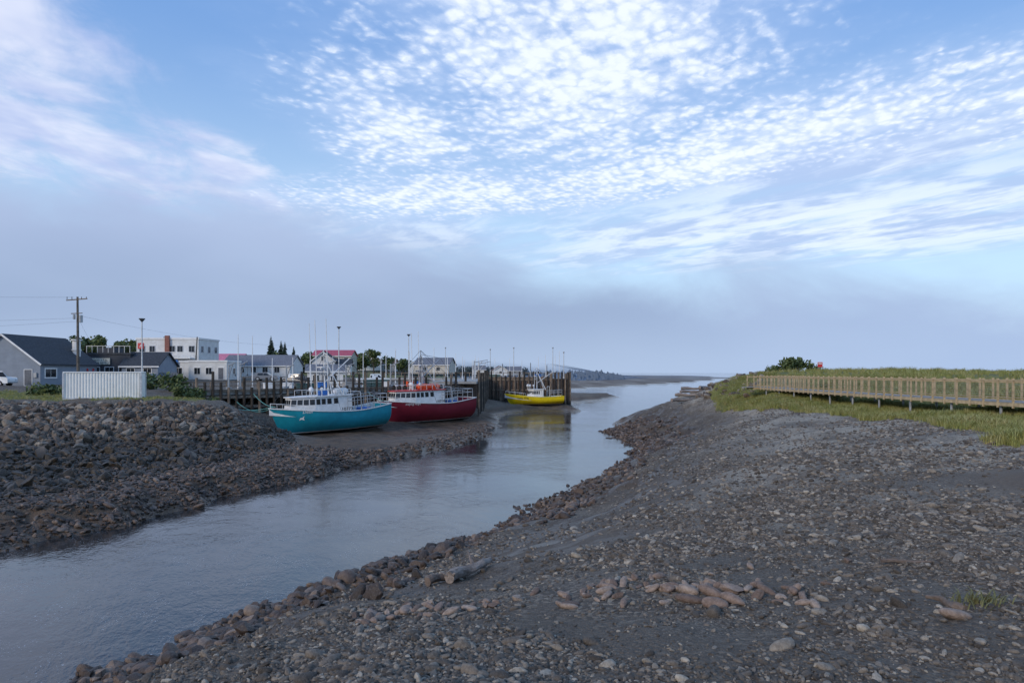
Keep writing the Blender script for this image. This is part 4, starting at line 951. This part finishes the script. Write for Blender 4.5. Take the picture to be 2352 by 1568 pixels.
    for k in range(5):
        b=MB(); b.box(mx+.05,mx+.3,-.95+k*.45,-.7+k*.45,zt+H*.46,zt+H*.46+.25); b.obj('floodlight',STEEL,e)
    if not small:
        for (ax,ay,cm) in ([(x0+1.2,.9,ORANGE),(x0+2.7,.9,ORANGE),(x0+2.0,-.7,ORANGE)] if red else [(x0+1.0,.8,WHITE)]):
            b=MB(); b.cyl((ax-.62,ay,zt+.5),(ax+.62,ay,zt+.5),.36,.36,12); b.sph((ax-.62,ay,zt+.5),.34); b.sph((ax+.62,ay,zt+.5),.34); b.box(ax-.4,ax+.4,ay-.25,ay+.25,zt+.12,zt+.3); b.obj('life_raft',cm,e,smooth=False)
        b=MB(); b.box(x0-.2,x0+.9,-1.2,.1,zt+.12,zt+.8) if red else b.box(x0+2.4,x0+3.4,-.4,.6,zt+.12,zt+.7); b.obj('gear_box',BLUEP,e,bevel=.08)
        b=MB()
        for s in(-1,1):
            for k in range(7): b.cyl((x0+.1+k*.9,s*w*.9,zt+.1),(x0+.1+k*.9,s*w*.9,zt+.75),.025,.025,5)
            b.cyl((x0+.1,s*w*.9,zt+.75),(x0+5.5,s*w*.9,zt+.75),.03,.03,5)
        b.obj('roof_rail',WHITE,e)
    sx=-L*.46; b=MB()
    tops=smid+1.25+rs
    for s in(-1,1):
        yy=B*.42*s
        for k in range(7 if not small else 4): b.cyl((sx+k*.85,yy,smid),(sx+k*.85,yy,tops-.1*k*.4),.04,.04,5)
        b.cyl((sx,yy,tops),(sx+(6 if not small else 3)*.85,yy,tops-.24),.04,.04,5); b.cyl((sx,yy,tops-.45),(sx+(6 if not small else 3)*.85,yy,tops-.65),.035,.035,5)
    b.cyl((sx,-B*.42,tops),(sx,B*.42,tops),.045,.045,5); b.cyl((sx,-B*.42,tops-.45),(sx,B*.42,tops-.45),.035,.035,5)
    b.obj('stern_rail',STEEL,e)
    b=MB(); sx2=x0-1.2
    for s in(-1,1): b.cyl((sx2,s*B*.36,smid-.6),(sx2,s*B*.30,smid+2.1),.06,.06,6)
    b.cyl((sx2,-B*.30,smid+2.1),(sx2,B*.30,smid+2.1),.06,.06,6); b.cyl((sx2,B*.1,smid+2.1),(x0,B*.1,zt),.04,.04,6); b.obj('hauler_frame',STEEL,e)
    b=MB(); b.box(sx2-1.8,sx2-.6,-.8,.6,smid-.69,smid+.15); b.obj('deck_bin',BLUEP if not small else WHITE,e,bevel=.04)
    b=MB(); pr=[]
    for tt in(.70,.78,.86,.93,.99):
        b_,s_,zk,k=par(tt); pr.append((-L/2+L*tt+.06*L*max(0,(tt-.8)/.2),b_-.1 if b_>.1 else 0,s_))
    for s in(1,-1):
        for p in pr: b.cyl((p[0],p[1]*s,p[2]),(p[0],p[1]*s,p[2]+.55),.02,.02,5)
        for a,c2 in zip(pr[:-1],pr[1:]): b.cyl((a[0],a[1]*s,a[2]+.55),(c2[0],c2[1]*s,c2[2]+.55),.025,.025,5)
    b.obj('bow_rail',WHITE,e)
    for kind,txt,size,xx,zz_,mt_,shr,wid in texts:
        if kind=='hull': textobj('hull_lettering',txt,size,lambda x,y:(xx-x,half(xx-x,zz_+y)+.045,zz_+y),mt_,e,shr,wid)
        else: textobj('registration_number',txt,size,lambda x,y:(xx-x,w*(1-.05*((zz_+y-zf)/(zt-zf)))+.03,zz_+y),mt_,hs,shr,wid)
    if fish:
        V2=[(0,.12),(.35,.3),(.6,.55),(.8,.4),(1.3,.42),(1.65,.7),(1.55,.35),(1.75,0),(1.35,.2),(.95,.05),(.75,-.22),(.6,.02),(.25,0)]
        b=MB(); x_0=L*.385; z_0=1.95
        pts=[Vector((x_0-a*.55,half(x_0-a*.55,z_0+c2*.7)+.05,z_0+c2*.7)) for a,c2 in V2]; ctr=Vector((x_0-.55,half(x_0-.55,z_0+.17)+.06,z_0+.17))
        for i in range(len(pts)): b.quad([ctr,pts[i],pts[(i+1)%len(pts)]])
        b.obj('fish_emblem',WHITE,e)
    return e
INK=pm('black_letter',(.02,.02,.02),.5)
boat('fishing_boat',"teal hulled fishing boat with white deckhouse aground on mud",(-25.9,74.6,0),(-15.6,83.6,0),.42,13.2,4.8,.5,(.014,.32,.42),(.03,.025,.02),pitch=math.radians(2.0),smid=2.65,rb=.75,rs=.5,texts=[('hull',"Paul & Dean",.46,13.2*.43,2.72,WHITE,.25,2.3),('cab',"107734",.5,-.3,2.72,INK,0,1.75)],fish=True)
boat('fishing_boat',"dark red fishing boat with orange life rafts aground on mud",(-16.6,88.0,0),(-6.3,96.8,0),.42,13.4,5.0,.6,(.23,.014,.032),(.02,.018,.016),pitch=math.radians(1.4),smid=2.95,rb=.7,rs=.5,texts=[('hull',"Fundying Hope",.42,13.2*.36,2.95,WHITE,.2,2.2),('cab',"107987",.5,-.3,3.05,INK,0,1.75)],red=True,cabh=1.75)
boat('fishing_boat',"yellow fishing boat with small white wheelhouse beside the outer wharf",(-.6,135.6,0),(10.0,136.8,0),.85,11.0,3.9,.3,(.95,.70,.01),(.05,.035,.02),pitch=math.radians(.6),smid=1.75,rb=.7,rs=.15,house_=(.16,-.13),cabh=1.45,small=True,texts=[('hull',"Double Wing",.5,11.2*.36,1.5,INK,.2,2.4)],sheercol=pm('yellow_paint',(.95,.70,.01),.4))
TEALR=pm('teal_rope',(.16,.42,.38),.8)
for a,c_,s_ in[((-26.2,74.6,3.7),(-36.2,77.5,5.5),1.1),((-26.2,74.6,3.6),(-33,79,5.4),1.2),((-26.0,75.0,3.7),(-30.5,79.8,5.4),.5),((-15.5,85.7,3.8),(-19.5,90,5.4),.4)]:
    wire(a,c_,s_,"slack green mooring rope between boat and wharf",.035,TEALR,'mooring_rope','rope')
# ------------------------------------------------------------ boardwalk
BW=[Vector(p) for p in[(29.2,14,0),(27.2,24,0),(26.0,32,0),(25.5,42,0),(25.6,52,0),(25.9,62,0),(26.2,70,0)]]
e=empty('boardwalk',(25,40,0),0,"raised pine boardwalk with post and rail sides above the grass","boardwalk")
off=Vector((25,40,0)); ZW=6.02
cum=[0]
for a,c in zip(BW[:-1],BW[1:]): cum.append(cum[-1]+(c-a).length)
def bwp(s):
    for i in range(len(BW)-1):
        if s<=cum[i+1] or i==len(BW)-2:
            f=(s-cum[i])/(cum[i+1]-cum[i]); a,c=BW[i],BW[i+1]; p=a.lerp(c,f)
            tg=((c-a).normalized()); return p,tg,Vector((tg.y,-tg.x,0))
TL=cum[-1]; hw=1.05
dk=MB(); sidb=MB(); s=0.
while s<TL-.05:
    p,tg,nn=bwp(s+.07); dk.beam(tuple(p-nn*hw-off+Vector((0,0,ZW-.02))),tuple(p+nn*hw-off+Vector((0,0,ZW-.02))),.135,.04); s+=.145
dk.box(-1.0,4.6,29.6,31.6,ZW-.05,ZW-.002)
dk.obj('deck',GREYWOOD,e)
posts=[]; st=1.0; k=0
s=.2
rails=MB(); wires=MB(); prev=None
def railseg(a,c):
    rails.beam((a.x,a.y,ZW+1.08),(c.x,c.y,ZW+1.08),.11,.035); rails.beam((a.x,a.y,ZW+.99),(c.x,c.y,ZW+.99),.03,.06)
    rails.beam((a.x,a.y,ZW+.12),(c.x,c.y,ZW+.12),.03,.045)
    sidb.beam((a.x,a.y,ZW-.13),(c.x,c.y,ZW-.13),.05,.17)
    for zz in(.26,.38,.50,.62,.74,.86): wires.beam((a.x,a.y,ZW+zz),(c.x,c.y,ZW+zz),.008,.009)
while s<TL:
    p,tg,nn=bwp(s); cur=[]
    for sd_ in(-1,1):
        q=p+nn*sd_*hw-off; cur.append(q); posts.append((q,k))
    if prev:
        for j in(0,1): railseg(prev[j],cur[j])
    prev=cur; s+=st; k+=1
lp=[Vector((-.3,29.7,0)),Vector((1.0,29.65,0)),Vector((2.3,29.6,0)),Vector((3.6,29.6,0)),Vector((4.7,29.6,0))]
lp2=[Vector((v.x,31.7,0)) for v in lp]
for LL in(lp,lp2):
    for a in LL: posts.append((a,999))
    for a,c in zip(LL[:-1],LL[1:]): railseg(a,c)
posts.sort(key=lambda q:(q[0]+off).length)
pmesh=None; restb=MB()
vis=[q for q in posts if (q[0].y+40)>28]
for i,(q,k) in enumerate(vis):
    if i<95:
        if pmesh is None:
            b=MB(); b.box(-.042,.042,-.042,.042,-.30,1.18); o=b.obj('rail_post',BWOOD,e,bevel=.01); pmesh=o.data
        else:
            o=bpy.data.objects.new('rail_post',pmesh); link(o,e)
        o.location=(q.x,q.y,ZW)
    else: restb.box(q.x-.042,q.x+.042,q.y-.042,q.y+.042,ZW-.30,ZW+1.18)
if restb.v: o=restb.obj('rail_posts',BWOOD,e); o["kind"]="stuff"
rails.obj('handrail',BWOOD,e); sidb.obj('edge_beam',BWOOD,e); wires.obj('rail_wire',STEEL,e)
s=3.
while s<TL:
    p,tg,nn=bwp(s)
    for sd_ in(-1,1):
        q=p+nn*sd_*.8; gz=h1(q.x,q.y)
        b=MB(); b.cyl((q.x-25,q.y-40,gz-.3),(q.x-25,q.y-40,ZW-.05),.07,.07,8); b.obj('support_pile',STEEL,e)
    s+=3.66
e=empty('warning_sign',onground(40.6,90),0,"red square warning sign on a short post in dune grass","sign")
b=MB(); b.cyl((0,0,0),(0,0,1.0),.05,.05,6); b.obj('post',WOOD,e); b=MB(); b.box(-.32,.32,-.05,-.02,.55,1.2); sp=b.obj('panel',REDP,e)
b=MB(); b.box(-.24,.24,-.06,-.052,.95,1.08); b.obj('marking',WHITE,sp)
# ------------------------------------------------------------ driftwood
DW=pm('driftwood',(.20,.145,.11),.85,3,.4,.6); DW2=pm('driftwood_grey',(.30,.24,.20),.85,5,.5,.8)
def log(x,y,L,r,ang,label,mat=DW,dz=.0,tilt=0,branch=False):
    e_=MB(); n=10; rr=random.Random(int(x*100+y))
    pts=[Vector((L*(i/n-.5),math.sin(i*.7)*r*.5,math.sin(i*1.1)*r*.2)) for i in range(n+1)]
    N=12
    for i,p in enumerate(pts):
        ra=r*(1.15-.65*i/n)*(1+rr.uniform(-.12,.12))
        for k in range(N): a=6.283*k/N; e_.v.append((p.x,p.y+math.cos(a)*ra*(1+rr.uniform(-.15,.15)),p.z+math.sin(a)*ra*(1+rr.uniform(-.15,.15))))
    for i in range(n):
        for k in range(N): e_.f.append((i*N+k,i*N+(k+1)%N,(i+1)*N+(k+1)%N,(i+1)*N+k)); e_.m.append(0)
    e_.f.append(tuple(range(N))); e_.f.append(tuple(n*N+k for k in reversed(range(N)))); e_.m+=[0,0]
    if branch:
        e_.cyl((L*.05,0,0),(L*.2,r*2.6,r*2.2),r*.4,r*.15,6); e_.cyl((-L*.42,0,0),(-L*.55,-r*1.6,r*1.2),r*.5,r*.15,6); e_.cyl((-L*.45,0,0),(-L*.56,r*1.3,r*1.0),r*.4,r*.1,6)
    o=e_.obj('driftwood_log',mat,loc=onground(x,y,r*.6+dz)); o.rotation_euler=(0,tilt,ang); top(o,label,'driftwood','driftwood on the shore')
log(-.95,16.0,1.8,.13,math.radians(60),"pale driftwood log lying on the stony bank",DW2,.08,branch=True)
log(-1.5,15.7,1.2,.09,math.radians(50),"dark driftwood log lying on the stony bank",DW,.05)
log(6.9,11.7,1.1,.03,math.radians(-5),"thin dark branch lying on the gravel")
log(5.95,9.35,.6,.06,math.radians(105),"short broken driftwood stump beside a grass tuft")
log(23.2,39.3,2.6,.1,math.radians(150),"weathered grey log at the edge of the grass",DW2)
for i,(x,y,a) in enumerate([(25.6,96,20),(26.5,98,5),(27.8,99,60),(24.5,93,-15),(22.5,89,30)]): log(x,y,4.5,.2,math.radians(a),"long pale driftwood log on the beach ridge",DW2,.2)
tm=tuftmesh(77,.30,60,.30); tm.materials.append(pm('tuft_brown',(.17,.16,.06),.8))
for i,(x,y) in enumerate([(6.25,9.25),(6.5,9.35)]):
    o=bpy.data.objects.new('grass_tuft',tm); o.location=onground(x,y); o.scale=(1,1,.5); link(o); top(o,"small brownish grass tuft growing through the gravel","grass")

# ------------------------------------------------------------ world
W=bpy.data.worlds.new('World'); scene.world=W; W.use_nodes=True
try: W.cycles.sampling_method='NONE'
except Exception as ex_: print(ex_)
t=NT(W.node_tree); bg=W.node_tree.nodes['Background']; bg.inputs['Strength'].default_value=.125
SUN_EL=math.radians(22); SUN_AZ=math.radians(-140)
sky=t.new('ShaderNodeTexSky'); sky.sky_type='NISHITA'; sky.sun_disc=False; sky.sun_elevation=SUN_EL; sky.sun_rotation=SUN_AZ; sky.air_density=1.; sky.dust_density=.6; sky.ozone_density=2.
gen=t.new('ShaderNodeTexCoord').outputs['Generated']; xyz=t.sep(gen)
dz=t.math('MAXIMUM',xyz[2],.02); px=t.math('DIVIDE',xyz[0],dz); py=t.math('DIVIDE',xyz[1],dz)
pv=t.comb(px,py,0.)
wn=t.new('ShaderNodeTexNoise'); t.l.new(pv,wn.inputs['Vector']); wn.inputs['Scale'].default_value=1.7; wn.inputs['Detail'].default_value=5; wn.inputs['Roughness'].default_value=.6
wob=t.vmath('SCALE',t.vmath('SUBTRACT',wn.outputs['Color'],(.5,.5,.5)),scale=.75)
pw=t.vmath('ADD',pv,wob)
def blob(cx,cy,rx,ry,ang,a=1.,soft=.85):
    v=t.vmath('SUBTRACT',pw,(cx,cy,0)); v=t.mapping(v,rot=(0,0,-ang)); v=t.vmath('MULTIPLY',v,(1/rx,1/ry,0)); l=t.vmath('LENGTH',v)
    return t.smooth(l,1+soft*.5,1-soft,0,a)
def mx(*a):
    r=a[0]
    for q in a[1:]: r=t.math('MAXIMUM',r,q)
    return r
Acov=mx(blob(.22,2.1,.78,1.8,-.12),blob(-.35,3.9,1.35,.65,-.2,.95),blob(.95,3.15,1.7,.62,-.80,1.),blob(2.0,2.1,.5,1.1,-.25,1.),blob(-.5,2.85,.42,.8,0,.9))
cv=t.rotscale(pv,.35,(26,19,1))
cw=t.vmath('ADD',cv,t.vmath('SCALE',t.vmath('SUBTRACT',t.noise(cv,.5,4,.6,out=1),(.5,.5,.5)),scale=2.2))
cell=t.voro(cw,1.,'SMOOTH_F1',smooth=.7); cn=t.noise(cw,.30,6,.6)
bandn=t.noise(t.rotscale(pv,.95,(1.6,6.5,1)),1.3,3,.5)
puff=t.math('ADD',t.math('MULTIPLY',t.math('SUBTRACT',.50,cell),1.35),t.math('ADD',t.math('MULTIPLY',t.math('SUBTRACT',cn,.5),1.9),t.math('MULTIPLY',t.math('SUBTRACT',bandn,.5),1.6)))
pa=t.math('ADD',puff,t.math('MULTIPLY',t.math('SUBTRACT',Acov,.5),1.4))
Aa=t.math('MULTIPLY',t.smooth(pa,-.5,1.15),t.smooth(Acov,.02,.45))
vn=t.noise(pv,2.2,5,.6)
veil=t.math('MULTIPLY',t.math('MULTIPLY',Acov,t.smooth(vn,.3,.65,.4,1.)),.62)
A=t.math('ADD',Aa,t.math('MULTIPLY',veil,t.math('SUBTRACT',1,Aa)))
sv=t.rotscale(pv,1.0,(.35,1.5,1)); sn=t.noise(sv,1.1,6,.62,.6)
sv2=t.rotscale(pv,1.0,(1.8,4,1)); sn2=t.noise(sv2,1.1,5,.62,.5)
Scov=mx(blob(2.2,4.7,3.2,2.0,-.5,1.),blob(1.6,3.2,1.4,.75,-.8,1.),blob(-.9,5.0,1.9,.9,0,.75),blob(2.6,2.6,.9,.9,0,.9))
S=t.math('MULTIPLY',t.smooth(t.math('ADD',t.math('ADD',sn,t.math('MULTIPLY',t.math('SUBTRACT',sn2,.5),.5)),t.math('MULTIPLY',t.math('SUBTRACT',Scov,.5),.4)),.31,.68),Scov)
lv=t.rotscale(pv,1.3,(1.0,1.8,1)); ln=t.noise(lv,1.6,7,.6,.7)
Lcov=mx(blob(-2.0,2.7,.6,1.8,.05,1.),blob(-2.7,2.6,.6,1.3,.1,.9),blob(-1.5,3.5,.4,1.1,0,.95),blob(-1.4,1.7,.4,.8,0,.9))
Lm=t.math('MULTIPLY',t.smooth(t.math('ADD',t.math('ADD',ln,t.math('MULTIPLY',t.math('SUBTRACT',.5,cell),.05)),t.math('MULTIPLY',t.math('SUBTRACT',Lcov,.5),.4)),.36,.76,0,.82),t.smooth(Lcov,0,.6))
def K(c,k=10.): return tuple(x*k for x in c)
blue=t.mix(.75,sky.outputs[0],t.mix(t.smooth(xyz[2],.12,.48),K((.47,.66,.88)),K((.17,.345,.71))))
shade=t.smooth(t.noise(t.mapping(pv,scale=(1.2,.8,1)),1.3,4,.6),.38,.62)
ccol=t.mix(t.smooth(pa,-.2,1.2),K((.44,.56,.80)),K((.76,.82,.91)))
c=t.mix(Lm,blue,t.mix(shade,K((.42,.49,.73)),K((.68,.71,.84))))
c=t.mix(t.math('MULTIPLY',S,.88),c,t.mix(t.smooth(t.math('ADD',sn2,t.math('MULTIPLY',shade,.3)),.45,.85),K((.38,.49,.73)),K((.70,.78,.91))))
c=t.mix(t.math('MULTIPLY',A,.95),c,ccol)
fn=t.noise(t.mapping(gen,scale=(1.6,1.6,3.4)),1.5,6,.55,.4)
az=xyz[0]
edge=t.math('ADD',xyz[2],t.math('ADD',t.math('MULTIPLY',t.math('SUBTRACT',fn,.5),-.28),t.math('MULTIPLY',az,.12)))
fog=t.smooth(edge,.115,.215,1,0)
fcol=t.mix(t.smooth(xyz[2],.0,.09),K((.34,.435,.60)),K((.275,.36,.525)))
fcol=t.mix(t.smooth(az,.0,.6,0,.6),fcol,K((.35,.46,.68)))
fcol=t.mix(t.smooth(xyz[2],.09,.24,0,.7),fcol,K((.38,.465,.68)))
fcol=t.mix(t.smooth(t.noise(t.mapping(gen,scale=(1.2,1.2,3)),1.8,4,.5),.35,.7,0,.3),fcol,K((.42,.52,.71)))
c=t.mix(fog,c,fcol)
c=t.mix(t.smooth(xyz[2],-.25,-.02,1,0),c,K((.10,.095,.09)))
t.l.new(c,bg.inputs['Color'])
sl=bpy.data.lights.new('sun','SUN'); sl.energy=1.6; sl.angle=math.radians(14); sl.color=(1,.89,.76)
so=bpy.data.objects.new('sun',sl); link(so)
dv=Vector((math.sin(SUN_AZ)*math.cos(SUN_EL),math.cos(SUN_AZ)*math.cos(SUN_EL),math.sin(SUN_EL))); so.rotation_euler=dv.to_track_quat('Z','Y').to_euler(); so.location=(0,0,50)
# ------------------------------------------------------------ camera
cd=bpy.data.cameras.new('camera'); cd.lens=24; cd.sensor_width=36; cd.shift_y=.0302; cd.clip_start=.1; cd.clip_end=20000
cam=bpy.data.objects.new('camera',cd); cam.location=(0,0,7.5); cam.rotation_euler=(math.radians(90),0,0); link(cam); scene.camera=cam
